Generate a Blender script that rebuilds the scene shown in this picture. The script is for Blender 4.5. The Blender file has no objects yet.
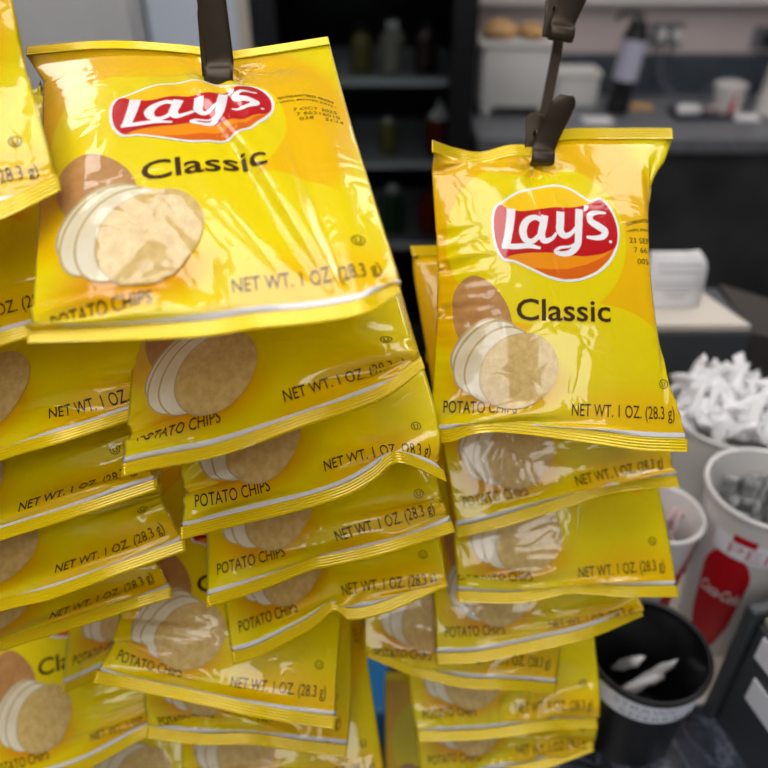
import bpy, bmesh, math, random
import numpy as np
from mathutils import Vector, Matrix, Euler

SC = bpy.context.scene
# ------------------------------------------------------------------ camera
PITCH = math.radians(35.0)
EYE = 1.55
FPX = 738.0
cam_data = bpy.data.cameras.new('camera')
cam = bpy.data.objects.new('camera', cam_data)
SC.collection.objects.link(cam)
cam.location = (0, 0, EYE)
cam.rotation_euler = (math.radians(90) - PITCH, 0, 0)
cam_data.sensor_width = 36.0
cam_data.lens = 36.0 * FPX / 768.0
cam_data.clip_start = 0.02
cam_data.dof.use_dof = True
cam_data.dof.focus_distance = 0.39
cam_data.dof.aperture_fstop = 5.0
SC.camera = cam

# ------------------------------------------------------------------ world, lamps, exposure
world = bpy.data.worlds.new('shop_daylight')
SC.world = world
world.use_nodes = True
wb = world.node_tree.nodes['Background']
wb.inputs['Color'].default_value = (0.80, 0.87, 1.0, 1)
wb.inputs['Strength'].default_value = 0.30
SC.view_settings.view_transform = 'Standard'
SC.view_settings.look = 'None'
SC.view_settings.gamma = 1.0
SC.view_settings.use_curve_mapping = False
SC.view_settings.exposure = -0.1
PANEL_STRENGTH = 4.6
LAMPS = [(-.12, .15), (-.78, .15), (-.45, -1.3), (.85, 1.0), (-1.15, 1.45), (0.5, -1.3), (1.1, 2.0)]  # overhead panels out of view; far ones added to brighten the background

# ------------------------------------------------------------------ helpers
SP, CP = math.sin(PITCH), math.cos(PITCH)
def at(px, py, z):
    """point seen at a pixel of the 768 frame at depth z along the view axis"""
    x = (px - 384.0) / FPX * z
    y = (py - 384.0) / FPX * z
    return np.array([x, z * CP - y * SP, EYE - (z * SP + y * CP)])

def at_h(px, py, h):
    """point seen at a pixel on the horizontal plane z = h"""
    y = (py - 384.0) / FPX
    z = (EYE - h) / (SP + y * CP)
    return at(px, py, z)

COL = SC.collection
def link(o, parent=None):
    COL.objects.link(o)
    if parent is not None:
        o.parent = parent
    return o

def tag(o, label, cat, group=None):
    o['label'] = label
    o['category'] = cat
    if group:
        o['group'] = group
    return o

def thing(name, loc, label, cat, group=None, rot=(0, 0, 0)):
    o = bpy.data.objects.new(name, None)
    o.empty_display_size = 0.02
    link(o)
    o.location = loc
    o.rotation_euler = rot
    return tag(o, label, cat, group)

def mesh_obj(name, bm, mats, parent=None, smooth=False, loc=None):
    me = bpy.data.meshes.new(name)
    bm.normal_update()
    bm.to_mesh(me)
    bm.free()
    if not isinstance(mats, (list, tuple)):
        mats = [mats]
    for m in mats:
        me.materials.append(m)
    if smooth:
        me.shade_smooth()
        if smooth == 'angle':
            me.set_sharp_from_angle(angle=math.radians(35))
    o = bpy.data.objects.new(name, me)
    link(o, parent)
    if loc is not None:
        o.location = loc
    return o

def structure(name, bm, mat, **k):
    o = mesh_obj(name, bm, mat, **k)
    o['kind'] = 'structure'
    return o

def box(bm, lo, hi, bevel=0.0, mi=0, mat4=None):
    n0 = len(bm.verts)
    r = bmesh.ops.create_cube(bm, size=1.0)
    vs = r['verts']
    for v in vs:
        v.co = Vector([lo[k] + (v.co[k] + 0.5) * (hi[k] - lo[k]) for k in range(3)])
    fs = set(f for v in vs for f in v.link_faces)
    if bevel > 0:
        es = list(set(e for v in vs for e in v.link_edges))
        b = bmesh.ops.bevel(bm, geom=es, offset=bevel, segments=2, affect='EDGES', profile=0.5)
        fs = set(b['faces']) | set(f for f in fs if f.is_valid)
        vs = list(set(v for f in fs for v in f.verts))
    for f in fs:
        f.material_index = mi
    if mat4 is not None:
        for v in vs:
            v.co = mat4 @ v.co
    return vs

def lathe(bm, prof, n=48, mi=0, mat4=None, closed=False, a0=0.0, a1=2 * math.pi):
    """prof: list of (r, z). closed full turn unless a0/a1 given"""
    full = abs((a1 - a0) - 2 * math.pi) < 1e-6
    m = n if full else n + 1
    rows = []
    for (r, z) in prof:
        row = []
        if r < 1e-6:
            v = bm.verts.new((0, 0, z)); row = [v] * m
        else:
            for k in range(m):
                a = a0 + (a1 - a0) * k / n
                row.append(bm.verts.new((r * math.cos(a), r * math.sin(a), z)))
        rows.append(row)
    vs = set()
    for a, b in zip(rows[:-1], rows[1:]):
        for k in range(n):
            q = [a[k], a[(k + 1) % m], b[(k + 1) % m], b[k]]
            u = []
            for v in q:
                if v not in u:
                    u.append(v)
            if len(u) >= 3:
                try:
                    f = bm.faces.new(u)
                    f.material_index = mi
                    f.smooth = True
                except ValueError:
                    pass
    for row in rows:
        vs.update(row)
    if mat4 is not None:
        for v in vs:
            v.co = mat4 @ v.co
    return vs

def tube(bm, pts, r, n=8, mi=0, caps=True):
    pts = [Vector(p) for p in pts]
    rad = r if isinstance(r, (list, tuple)) else [r] * len(pts)
    rows = []
    ref = Vector((0.13, 0.27, 0.95)).normalized()
    for k, p in enumerate(pts):
        t = (pts[min(k + 1, len(pts) - 1)] - pts[max(k - 1, 0)]).normalized()
        if k == 0:
            a = t.cross(ref).normalized()
        else:
            a = (a - t * a.dot(t)).normalized()
        b = t.cross(a)
        rows.append([bm.verts.new(p + (a * math.cos(2 * math.pi * j / n) + b * math.sin(2 * math.pi * j / n)) * rad[k]) for j in range(n)])
    for u, v in zip(rows[:-1], rows[1:]):
        for j in range(n):
            f = bm.faces.new((u[j], u[(j + 1) % n], v[(j + 1) % n], v[j]))
            f.smooth = True
            f.material_index = mi
    if caps:
        bm.faces.new(rows[0][::-1]).material_index = mi
        bm.faces.new(rows[-1]).material_index = mi

def catmull(pts, n=8, closed=False):
    P = np.array(pts, float)
    out = []
    m = len(P)
    rng = range(m) if closed else range(m - 1)
    for i in rng:
        if closed:
            p0, p1, p2, p3 = P[(i - 1) % m], P[i], P[(i + 1) % m], P[(i + 2) % m]
        else:
            p1, p2 = P[i], P[i + 1]
            p0 = P[i - 1] if i > 0 else 2 * p1 - p2
            p3 = P[i + 2] if i + 2 < m else 2 * p2 - p1
        for k in range(n):
            t = k / n
            out.append(0.5 * ((2 * p1) + (-p0 + p2) * t + (2 * p0 - 5 * p1 + 4 * p2 - p3) * t * t + (-p0 + 3 * p1 - 3 * p2 + p3) * t ** 3))
    if not closed:
        out.append(P[-1])
    return np.array(out)

def resample(P, n):
    d = np.r_[0, np.cumsum(np.linalg.norm(np.diff(P, axis=0), axis=1))]
    s = np.linspace(0, d[-1], n)
    return np.stack([np.interp(s, d, P[:, k]) for k in range(P.shape[1])], 1)

# ------------------------------------------------------------------ materials
def srgb(r, g, b):
    f = lambda c: (c / 255 / 12.92) if c / 255 <= 0.04045 else ((c / 255 + 0.055) / 1.055) ** 2.4
    return (f(r), f(g), f(b), 1.0)

def mat(name, col, rough=0.5, metal=0.0, coat=0.0, coat_rough=0.05, noise=0.0, nscale=30.0, bump=0.0, bscale=80.0,
        emit=None, estr=0.0, alpha=1.0, trans=0.0, ior=1.5):
    m = bpy.data.materials.new(name)
    m.use_nodes = True
    nt = m.node_tree
    p = nt.nodes['Principled BSDF']
    p.inputs['Base Color'].default_value = col
    p.inputs['Roughness'].default_value = rough
    p.inputs['Metallic'].default_value = metal
    p.inputs['Coat Weight'].default_value = coat
    p.inputs['Coat Roughness'].default_value = coat_rough
    p.inputs['IOR'].default_value = ior
    if trans:
        p.inputs['Transmission Weight'].default_value = trans
    if alpha < 1:
        p.inputs['Alpha'].default_value = alpha
    if emit:
        p.inputs['Emission Color'].default_value = emit
        p.inputs['Emission Strength'].default_value = estr
    tc = nt.nodes.new('ShaderNodeTexCoord')
    if noise:
        n = nt.nodes.new('ShaderNodeTexNoise')
        n.inputs['Scale'].default_value = nscale
        n.inputs['Detail'].default_value = 5
        nt.links.new(tc.outputs['Object'], n.inputs['Vector'])
        r = nt.nodes.new('ShaderNodeMapRange')
        r.inputs['From Min'].default_value = 0.3
        r.inputs['From Max'].default_value = 0.7
        r.inputs['To Min'].default_value = 1 - noise
        r.inputs['To Max'].default_value = 1 + noise
        nt.links.new(n.outputs['Fac'], r.inputs['Value'])
        mx = nt.nodes.new('ShaderNodeMix')
        mx.data_type = 'RGBA'
        mx.blend_type = 'MULTIPLY'
        mx.inputs['Factor'].default_value = 1.0
        mx.inputs['A'].default_value = col
        cb = nt.nodes.new('ShaderNodeCombineColor')
        for k in range(3):
            nt.links.new(r.outputs['Result'], cb.inputs[k])
        nt.links.new(cb.outputs['Color'], mx.inputs['B'])
        nt.links.new(mx.outputs['Result'], p.inputs['Base Color'])
    if bump:
        n2 = nt.nodes.new('ShaderNodeTexNoise')
        n2.inputs['Scale'].default_value = bscale
        n2.inputs['Detail'].default_value = 4
        nt.links.new(tc.outputs['Object'], n2.inputs['Vector'])
        b = nt.nodes.new('ShaderNodeBump')
        b.inputs['Strength'].default_value = 1.0
        b.inputs['Distance'].default_value = bump
        nt.links.new(n2.outputs['Fac'], b.inputs['Height'])
        nt.links.new(b.outputs['Normal'], p.inputs['Normal'])
    return m

class NT:
    """tiny node-graph writer working on UV coordinates in millimetres"""
    def __init__(self, m):
        self.nt = m.node_tree
    def n(self, t, **k):
        x = self.nt.nodes.new(t)
        for a, b in k.items():
            setattr(x, a, b)
        return x
    def l(self, a, b):
        self.nt.links.new(a, b)
    def math(self, op, a, b=None, c=None):
        x = self.n('ShaderNodeMath', operation=op)
        for i, v in enumerate((a, b, c)):
            if v is None:
                continue
            if isinstance(v, (int, float)):
                x.inputs[i].default_value = v
            else:
                self.l(v, x.inputs[i])
        return x.outputs[0]
    def step(self, v, lo, hi):
        x = self.n('ShaderNodeMapRange', interpolation_type='SMOOTHSTEP')
        self.l(v, x.inputs['Value'])
        x.inputs['From Min'].default_value = lo
        x.inputs['From Max'].default_value = hi
        return x.outputs['Result']
    def mix(self, fac, a, b):
        x = self.n('ShaderNodeMix', data_type='RGBA')
        self.l(fac, x.inputs['Factor'])
        for s, v in (('A', a), ('B', b)):
            if isinstance(v, tuple):
                x.inputs[s].default_value = v
            else:
                self.l(v, x.inputs[s])
        return x.outputs['Result']

def film_finish(m, g, p, rough=0.24, coat=1.0, metal=0.0, bump=0.00004):
    """glossy crinkled plastic film: a clear coat and fine creases from UV noise"""
    p.inputs['Roughness'].default_value = rough
    p.inputs['Metallic'].default_value = metal
    p.inputs['Coat Weight'].default_value = coat
    p.inputs['Coat Roughness'].default_value = 0.035
    p.inputs['Coat IOR'].default_value = 1.5
    p.inputs['Specular IOR Level'].default_value = 0.2
    uv = g.n('ShaderNodeUVMap')
    oi = g.n('ShaderNodeObjectInfo')
    ad = g.n('ShaderNodeVectorMath', operation='ADD')
    g.l(uv.outputs['UV'], ad.inputs[0])
    at_ = g.n('ShaderNodeAttribute', attribute_type='OBJECT', attribute_name='film_seed')
    sc_ = g.n('ShaderNodeCombineXYZ')
    g.l(at_.outputs['Fac'], sc_.inputs['Z'])
    g.l(sc_.outputs[0], ad.inputs[1])
    mp = g.n('ShaderNodeMapping')
    mp.inputs['Scale'].default_value = (5, 6.5, 7)
    g.l(ad.outputs[0], mp.inputs['Vector'])
    n = g.n('ShaderNodeTexNoise')
    n.inputs['Scale'].default_value = 1.0
    n.inputs['Detail'].default_value = 2.0
    n.inputs['Distortion'].default_value = 0.8
    g.l(mp.outputs[0], n.inputs['Vector'])
    rd = g.math('ABSOLUTE', g.math('SUBTRACT', n.outputs['Fac'], 0.5))
    rd = g.math('POWER', rd, 0.8)
    b = g.n('ShaderNodeBump')
    b.inputs['Strength'].default_value = 1.0
    b.inputs['Distance'].default_value = bump * 18
    g.l(rd, b.inputs['Height'])
    g.l(b.outputs['Normal'], p.inputs['Normal'])
    g.l(b.outputs['Normal'], p.inputs['Coat Normal'])

def film(name, col, **k):
    m = bpy.data.materials.new(name)
    m.use_nodes = True
    g = NT(m)
    p = m.node_tree.nodes['Principled BSDF']
    p.inputs['Base Color'].default_value = col
    film_finish(m, g, p, **k)
    return m

BAG_W, BAG_H, SEAL = 150.0, 200.0, 7.5     # millimetres
YELLOW = srgb(240, 218, 0)
AMBER = srgb(244, 192, 0)
def front_film():
    m = bpy.data.materials.new('printed_yellow_film')
    m.use_nodes = True
    g = NT(m)
    p = m.node_tree.nodes['Principled BSDF']
    uv = g.n('ShaderNodeUVMap')
    sp = g.n('ShaderNodeSeparateXYZ')
    g.l(uv.outputs['UV'], sp.inputs[0])
    x = g.math('MULTIPLY', sp.outputs[0], BAG_W)
    y = g.math('MULTIPLY', sp.outputs[1], BAG_H)
    def dist(cx, cy, sx=1.0, sy=1.0):
        dx = g.math('MULTIPLY', g.math('SUBTRACT', x, cx), sx)
        dy = g.math('MULTIPLY', g.math('SUBTRACT', y, cy), sy)
        return g.math('SQRT', g.math('ADD', g.math('MULTIPLY', dx, dx), g.math('MULTIPLY', dy, dy)))
    # amber swooshes printed around the logo
    d1 = dist(62, 128)
    ring = g.math('MULTIPLY', g.step(d1, 55, 56.5), g.math('SUBTRACT', 1.0, g.step(d1, 84, 96)))
    d2 = dist(95, 50, 1.0, 1.3)
    cut = g.step(d2, 46, 47)
    f1 = g.math('MULTIPLY', ring, cut)
    d3 = dist(120, -18, 1.0, 1.0)
    low = g.math('SUBTRACT', 1.0, g.step(d3, 42, 66))
    f1 = g.math('MAXIMUM', f1, g.math('MULTIPLY', low, 0.8))
    d4 = dist(60, 220, 0.8, 1.0)
    top = g.math('MULTIPLY', g.math('SUBTRACT', 1.0, g.step(d4, 46, 47)), 0.75)
    f1 = g.math('MAXIMUM', f1, top)
    c = g.mix(f1, YELLOW, AMBER)
    # printed warm shadow below and around the pictured chip
    d5 = dist(42, 36, 0.55, 1.0)
    sh = g.math('SUBTRACT', 1.0, g.step(d5, 8, 26))
    c = g.mix(g.math('MULTIPLY', sh, 0.75), c, srgb(222, 128, 0))
    # white line printed just above the bottom seal
    ln = g.math('MULTIPLY', g.step(y, 6.9, 7.1), g.math('SUBTRACT', 1.0, g.step(y, 10.6, 10.9)))
    c = g.mix(ln, c, srgb(232, 232, 236))
    g.l(c, p.inputs['Base Color'])
    film_finish(m, g, p)
    return m

M = {}
M['front'] = front_film()
M['back'] = film('yellow_back_film', srgb(240, 200, 0))
M['seal'] = film('crimped_seal_film', srgb(246, 214, 0), metal=0.2, rough=0.25, bump=0.0)
M['ink'] = film('dark_brown_ink', srgb(66, 38, 14))
M['stamp'] = film('stamp_ink', srgb(40, 34, 12))
M['red'] = film('red_ink', srgb(196, 22, 28))
M['white'] = film('white_ink', srgb(244, 244, 246))
M['sun'] = film('sun_yellow_ink', srgb(252, 206, 20))
M['orange'] = film('orange_ink', srgb(244, 150, 18))
M['deep_orange'] = film('deep_orange_ink', srgb(226, 104, 20))

def art_film(name, c1, c2, scale, c3=None):
    m = bpy.data.materials.new(name)
    m.use_nodes = True
    g = NT(m)
    p = m.node_tree.nodes['Principled BSDF']
    uv = g.n('ShaderNodeUVMap')
    n = g.n('ShaderNodeTexNoise')
    n.inputs['Scale'].default_value = scale
    n.inputs['Detail'].default_value = 6
    n.inputs['Roughness'].default_value = 0.65
    g.l(uv.outputs['UV'], n.inputs['Vector'])
    f = g.step(n.outputs['Fac'], 0.32, 0.68)
    c = g.mix(f, c1, c2)
    if c3:
        v = g.n('ShaderNodeTexVoronoi')
        v.inputs['Scale'].default_value = 34
        g.l(uv.outputs['UV'], v.inputs['Vector'])
        sp = g.math('SUBTRACT', 1.0, g.step(v.outputs['Distance'], 0.06, 0.14))
        c = g.mix(sp, c, c3)
    g.l(c, p.inputs['Base Color'])
    film_finish(m, g, p)
    return m
M['potato'] = art_film('potato_skin_print', srgb(200, 152, 92), srgb(180, 128, 72), 10)
M['slice'] = art_film('raw_slice_print', srgb(240, 232, 204), srgb(228, 214, 176), 8)
M['slice_edge'] = film('slice_edge_print', srgb(198, 176, 126))
M['chip'] = art_film('crisp_print', srgb(226, 198, 128), srgb(208, 172, 98), 30)
# ------------------------------------------------------------------ the print on a bag: flat templates in millimetres
def cut_grid(bm, step):
    if not bm.verts:
        return
    xs = [v.co.x for v in bm.verts]; ys = [v.co.y for v in bm.verts]
    for axis, lo, hi in ((0, min(xs), max(xs)), (1, min(ys), max(ys))):
        k = math.floor(lo / step) + 1
        while k * step < hi:
            co = [0, 0, 0]; no = [0, 0, 0]
            co[axis] = k * step; no[axis] = 1
            bmesh.ops.bisect_plane(bm, geom=bm.verts[:] + bm.edges[:] + bm.faces[:], plane_co=co, plane_no=no, dist=1e-5)
            k += 1

def template(bm, layer, mi, step=2.5):
    cut_grid(bm, step)
    bm.verts.index_update()
    V = np.array([v.co[:2] for v in bm.verts]).reshape(-1, 2)
    F = [[v.index for v in f.verts] for f in bm.faces]
    bm.free()
    # keep all polygons facing +z
    G = []
    for f in F:
        a = 0
        for i in range(len(f)):
            p, q = V[f[i]], V[f[(i + 1) % len(f)]]
            a += p[0] * q[1] - p[1] * q[0]
        G.append(f if a > 0 else f[::-1])
    return (V, G, layer, mi)

def text_bm(s, size, sx=1.0, bold=0.0, spacing=1.0, shear=0.0):
    cu = bpy.data.curves.new('lettering', 'FONT')
    cu.body = s
    cu.size = size
    cu.offset = bold
    cu.space_character = spacing
    cu.shear = shear
    cu.resolution_u = 3
    cu.fill_mode = 'FRONT'
    o = bpy.data.objects.new('lettering', cu)
    COL.objects.link(o)
    dg = bpy.context.evaluated_depsgraph_get()
    me = bpy.data.meshes.new_from_object(o.evaluated_get(dg))
    bm = bmesh.new()
    bm.from_mesh(me)
    bpy.data.objects.remove(o)
    bpy.data.curves.remove(cu)
    bpy.data.meshes.remove(me)
    for v in bm.verts:
        v.co.x *= sx
    return bm

def text_t(s, x, y, width, capheight, layer, mi, bold=0.0, arc=None, rot=0.0, shear=0.0, step=2.5):
    """text with its left baseline at x, y fitted to a width and a capital height (mm)"""
    bm = text_bm(s, 10.0, bold=bold, shear=shear)
    xs = [v.co.x for v in bm.verts]
    x0, x1 = min(xs), max(xs)
    fy = capheight / 7.3
    fx = width / (x1 - x0)
    for v in bm.verts:
        a, b = (v.co.x - x0) * fx, v.co.y * fy
        if arc:
            R = arc
            th = (a - width / 2) / R
            a, b = width / 2 + math.sin(th) * (R + b), math.cos(th) * (R + b) - R
        c, s_ = math.cos(rot), math.sin(rot)
        v.co.x, v.co.y = x + a * c - b * s_, y + a * s_ + b * c
        v.co.z = 0
    return template(bm, layer, mi, step)

def poly_t(pts, layer, mi, closed_curve=4, step=2.5):
    P = catmull(pts, closed_curve, closed=True) if closed_curve else np.array(pts, float)
    bm = bmesh.new()
    vs = [bm.verts.new((p[0], p[1], 0)) for p in P]
    f = bm.faces.new(vs)
    bmesh.ops.triangulate(bm, faces=[f], ngon_method='EAR_CLIP')
    return template(bm, layer, mi, step)

def stroke_t(pts, widths, layer, mi, step=2.5, n=7):
    Q = catmull([(p[0], p[1], w) for p, w in zip(pts, widths)], n)
    bm = bmesh.new()
    rows = []
    for k in range(len(Q)):
        t = Q[min(k + 1, len(Q) - 1), :2] - Q[max(k - 1, 0), :2]
        t = t / (np.linalg.norm(t) + 1e-9)
        nn = np.array([-t[1], t[0]]) * Q[k, 2] / 2
        rows.append((bm.verts.new((*(Q[k, :2] + nn), 0)), bm.verts.new((*(Q[k, :2] - nn), 0))))
    for a, b in zip(rows[:-1], rows[1:]):
        bm.faces.new((a[0], a[1], b[1], b[0]))
    return template(bm, layer, mi, step)

LX, LY = 75.0, 134.0
def lg(p):   # logo tracing units -> mm on the bag
    return (LX + (p[0] - 378) / 8.6, LY - (p[1] - 318) / 8.6)
def lgs(ps):
    return [lg(p) for p in ps]
OUT = [(90, 155), (180, 92), (280, 58), (380, 44), (460, 62), (530, 112), (570, 140), (625, 122), (672, 165), (700, 230), (713, 310), (695, 400), (650, 480), (580, 540), (490, 578), (400, 586), (310, 565), (215, 520), (145, 488), (88, 476), (52, 415), (37, 330), (38, 240), (55, 180)]
INN = [(92, 168), (185, 104), (282, 70), (380, 57), (455, 74), (522, 122), (568, 153), (622, 136), (662, 175), (688, 236), (700, 310), (682, 396), (638, 470), (572, 528), (486, 565), (400, 573), (314, 552), (218, 508), (150, 476), (96, 464), (64, 410), (50, 330), (51, 245), (66, 190)]
RED = [(66, 190), (92, 170), (130, 195), (200, 210), (290, 197), (380, 186), (470, 186), (560, 165), (622, 136), (662, 175), (688, 236), (700, 310), (686, 392), (640, 425), (560, 447), (470, 452), (380, 440), (290, 437), (200, 441), (130, 452), (96, 464), (64, 410), (50, 330), (51, 245)]
ORG = [(96, 464), (140, 452), (200, 443), (290, 439), (380, 442), (470, 454), (560, 449), (640, 427), (682, 400), (638, 470), (572, 528), (486, 565), (400, 573), (314, 552), (218, 508), (150, 476)]
DEEP = [(240, 518), (330, 522), (420, 520), (520, 495), (600, 460), (676, 410), (638, 470), (572, 528), (486, 565), (400, 573), (314, 552)]
k86 = 1 / 8.6
LOGO = [
    poly_t(lgs(OUT), 1, 0), poly_t(lgs(INN), 2, 1), poly_t(lgs(ORG), 3, 2, 0), poly_t(lgs(DEEP), 4, 3, 0), poly_t(lgs(RED), 4, 4),
    stroke_t(lgs([(142, 196), (136, 250), (124, 320), (108, 392)]), [46 * k86, 44 * k86, 42 * k86, 40 * k86], 6, 0),
    stroke_t(lgs([(84, 402), (150, 405), (220, 402), (284, 414)]), [26 * k86, 30 * k86, 26 * k86, 14 * k86], 6, 0),
    stroke_t(lgs([(300, 262), (262, 246), (218, 268), (196, 318), (206, 366), (240, 378), (276, 350), (296, 312)]), [28 * k86, 30 * k86, 36 * k86, 40 * k86, 34 * k86, 28 * k86, 24 * k86, 20 * k86], 6, 0),
    stroke_t(lgs([(316, 234), (304, 290), (292, 340), (306, 374), (346, 362), (372, 330)]), [40 * k86, 40 * k86, 38 * k86, 32 * k86, 20 * k86, 14 * k86], 6, 0),
    stroke_t(lgs([(402, 212), (396, 270), (392, 320), (416, 346), (452, 330), (480, 296)]), [42 * k86, 42 * k86, 40 * k86, 32 * k86, 22 * k86, 16 * k86], 6, 0),
    stroke_t(lgs([(504, 196), (496, 260), (488, 330), (478, 392), (440, 434), (390, 442), (362, 430), (386, 410), (440, 402), (480, 378)]), [40 * k86, 40 * k86, 38 * k86, 36 * k86, 32 * k86, 26 * k86, 20 * k86, 16 * k86, 13 * k86, 8 * k86], 6, 0),
    stroke_t(lgs([(648, 214), (600, 212), (562, 226), (560, 262), (600, 290), (632, 316), (616, 346), (574, 354), (530, 350)]), [12 * k86, 22 * k86, 32 * k86, 36 * k86, 40 * k86, 38 * k86, 32 * k86, 24 * k86, 14 * k86], 6, 0),
    stroke_t(lgs([(544, 172), (540, 192), (526, 208)]), [24 * k86, 22 * k86, 6 * k86], 6, 0),
    poly_t([(lg((657, 372))[0] + 0.9 * math.cos(a), lg((657, 372))[1] + 0.9 * math.sin(a)) for a in np.linspace(0, 6.283, 9)[:-1]], 6, 0),
]
LOGO_M = ['white', 'sun', 'orange', 'deep_orange', 'red']

CLASSIC = [text_t('Classic', 49, 80, 56, 13.2, 1, 0, bold=0.14)]

def blob(cx, cy, rx, ry, rot=0.0, n=20, wob=0.0, seed=0):
    r = random.Random(seed)
    ph = [r.random() * 6.28 for _ in range(4)]
    out = []
    for k in range(n):
        a = 2 * math.pi * k / n
        f = 1 + wob * (math.sin(2 * a + ph[0]) + 0.6 * math.sin(3 * a + ph[1]) + 0.4 * math.sin(5 * a + ph[2]))
        x, y = rx * f * math.cos(a), ry * f * math.sin(a)
        out.append((cx + x * math.cos(rot) - y * math.sin(rot), cy + x * math.sin(rot) + y * math.cos(rot)))
    return out
PIC = [
    poly_t(blob(28.0, 82, 16.5, 27, 0.36, wob=0.03, seed=3), 1, 0),
    poly_t(blob(28.5, 63, 14.5, 22, -0.75, wob=0.01), 2, 1), poly_t(blob(29.0, 62.4, 13.8, 21.2, -0.75, wob=0.01), 3, 2),
    poly_t(blob(32.0, 57.5, 17.5, 25, -0.6, wob=0.01), 4, 1), poly_t(blob(32.5, 57, 16.8, 24.2, -0.6, wob=0.01), 5, 2),
    poly_t(blob(39.0, 53, 18.5, 25, -0.52, wob=0.01), 6, 1), poly_t(blob(39.5, 52.5, 17.8, 24.2, -0.52, wob=0.01), 7, 2),
    poly_t(blob(50.5, 48.5, 21.8, 25, -0.7, wob=0.018, seed=5), 8, 1), poly_t(blob(51.0, 48.5, 21.3, 24.4, -0.7, wob=0.018, seed=5), 9, 3),
]
PIC_M = ['potato', 'slice_edge', 'slice', 'chip']

def ring_t(cx, cy, r0, r1, layer, mi, n=28):
    bm = bmesh.new()
    a = [bm.verts.new((cx + r0 * math.cos(6.28318 * k / n), cy + r0 * math.sin(6.28318 * k / n), 0)) for k in range(n)]
    b = [bm.verts.new((cx + r1 * math.cos(6.28318 * k / n), cy + r1 * math.sin(6.28318 * k / n), 0)) for k in range(n)]
    for k in range(n):
        bm.faces.new((a[k], a[(k + 1) % n], b[(k + 1) % n], b[k]))
    return template(bm, layer, mi)

NAME_T = [text_t('POTATO CHIPS', 7.5, 18.5, 43, 7.8, 1, 0, bold=0.05)]
WEIGHT_T = [text_t('NET WT. 1 OZ. (28.3 g)', 82, 18.5, 61, 7.8, 1, 0, bold=0.04)]
CIRCLE_T = [ring_t(137, 39, 2.5, 2.95, 1, 0), text_t('U', 135.7, 37.3, 2.6, 3.4, 1, 0, bold=0.05)]
STAMPS = {
    'oct': [text_t('GUARANTEED FRESH', 116, 139.5, 27, 2.1, 1, 0, bold=0.12, arc=60, rot=-0.16), text_t('\u2022 UNTIL PRINTED DATE \u2022', 115, 135.5, 29, 1.7, 1, 0, bold=0.1, arc=60, rot=-0.16),
            text_t('7 OCT 2025', 122, 124.5, 21, 2.9, 1, 0, rot=-0.06, bold=-0.05), text_t('7 66216010', 123, 120.0, 21, 2.9, 1, 0, rot=-0.06, bold=-0.05),
            text_t('028', 124, 115.5, 6.5, 2.9, 1, 0, rot=-0.06, bold=-0.05), text_t('21:14', 136, 114.8, 9, 2.9, 1, 0, rot=-0.06, bold=-0.05)],
    'sep': [text_t('GUARANTEED FRESH', 119, 140.5, 26, 2.3, 1, 0, bold=0.12, arc=40, rot=0.1), text_t('\u2022 UNTIL PRINTED DATE \u2022', 119, 136.0, 26, 1.7, 1, 0, bold=0.1, arc=50, rot=0.0),
            text_t('23 SEP 2025', 120, 128.0, 24, 3.6, 1, 0, bold=-0.05), text_t('7 6611 7', 122.5, 122.0, 17, 3.6, 1, 0, bold=-0.05), text_t('005', 124, 115.0, 7, 3.6, 1, 0, bold=-0.05)],
}

# ------------------------------------------------------------------ a pillow bag: a small cloth model of two sheets sealed at the ends
def grid_normals(G):
    du = np.empty_like(G); dv = np.empty_like(G)
    du[:, 1:-1] = G[:, 2:] - G[:, :-2]; du[:, 0] = G[:, 1] - G[:, 0]; du[:, -1] = G[:, -1] - G[:, -2]
    dv[1:-1] = G[2:] - G[:-2]; dv[0] = G[1] - G[0]; dv[-1] = G[-1] - G[-2]
    n = np.cross(du, dv)
    ln = np.linalg.norm(n, axis=-1, keepdims=True)
    return n / np.maximum(ln, 1e-12), ln[..., 0]

def smooth_noise(rs, nv, nu, fv, fu):
    a = rs.randn(fv + 3, fu + 3)
    y = np.linspace(0, fv, nv); x = np.linspace(0, fu, nu)
    def axis(a, t):
        i = np.minimum(t.astype(int), a.shape[0] - 4); f = (t - i)[:, None]
        p0, p1, p2, p3 = a[i], a[i + 1], a[i + 2], a[i + 3]
        return ((1 - f) ** 3 * p0 + (3 * f ** 3 - 6 * f ** 2 + 4) * p1 + (-3 * f ** 3 + 3 * f ** 2 + 3 * f + 1) * p2 + f ** 3 * p3) / 6
    return axis(axis(a, y).T, x).T

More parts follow.
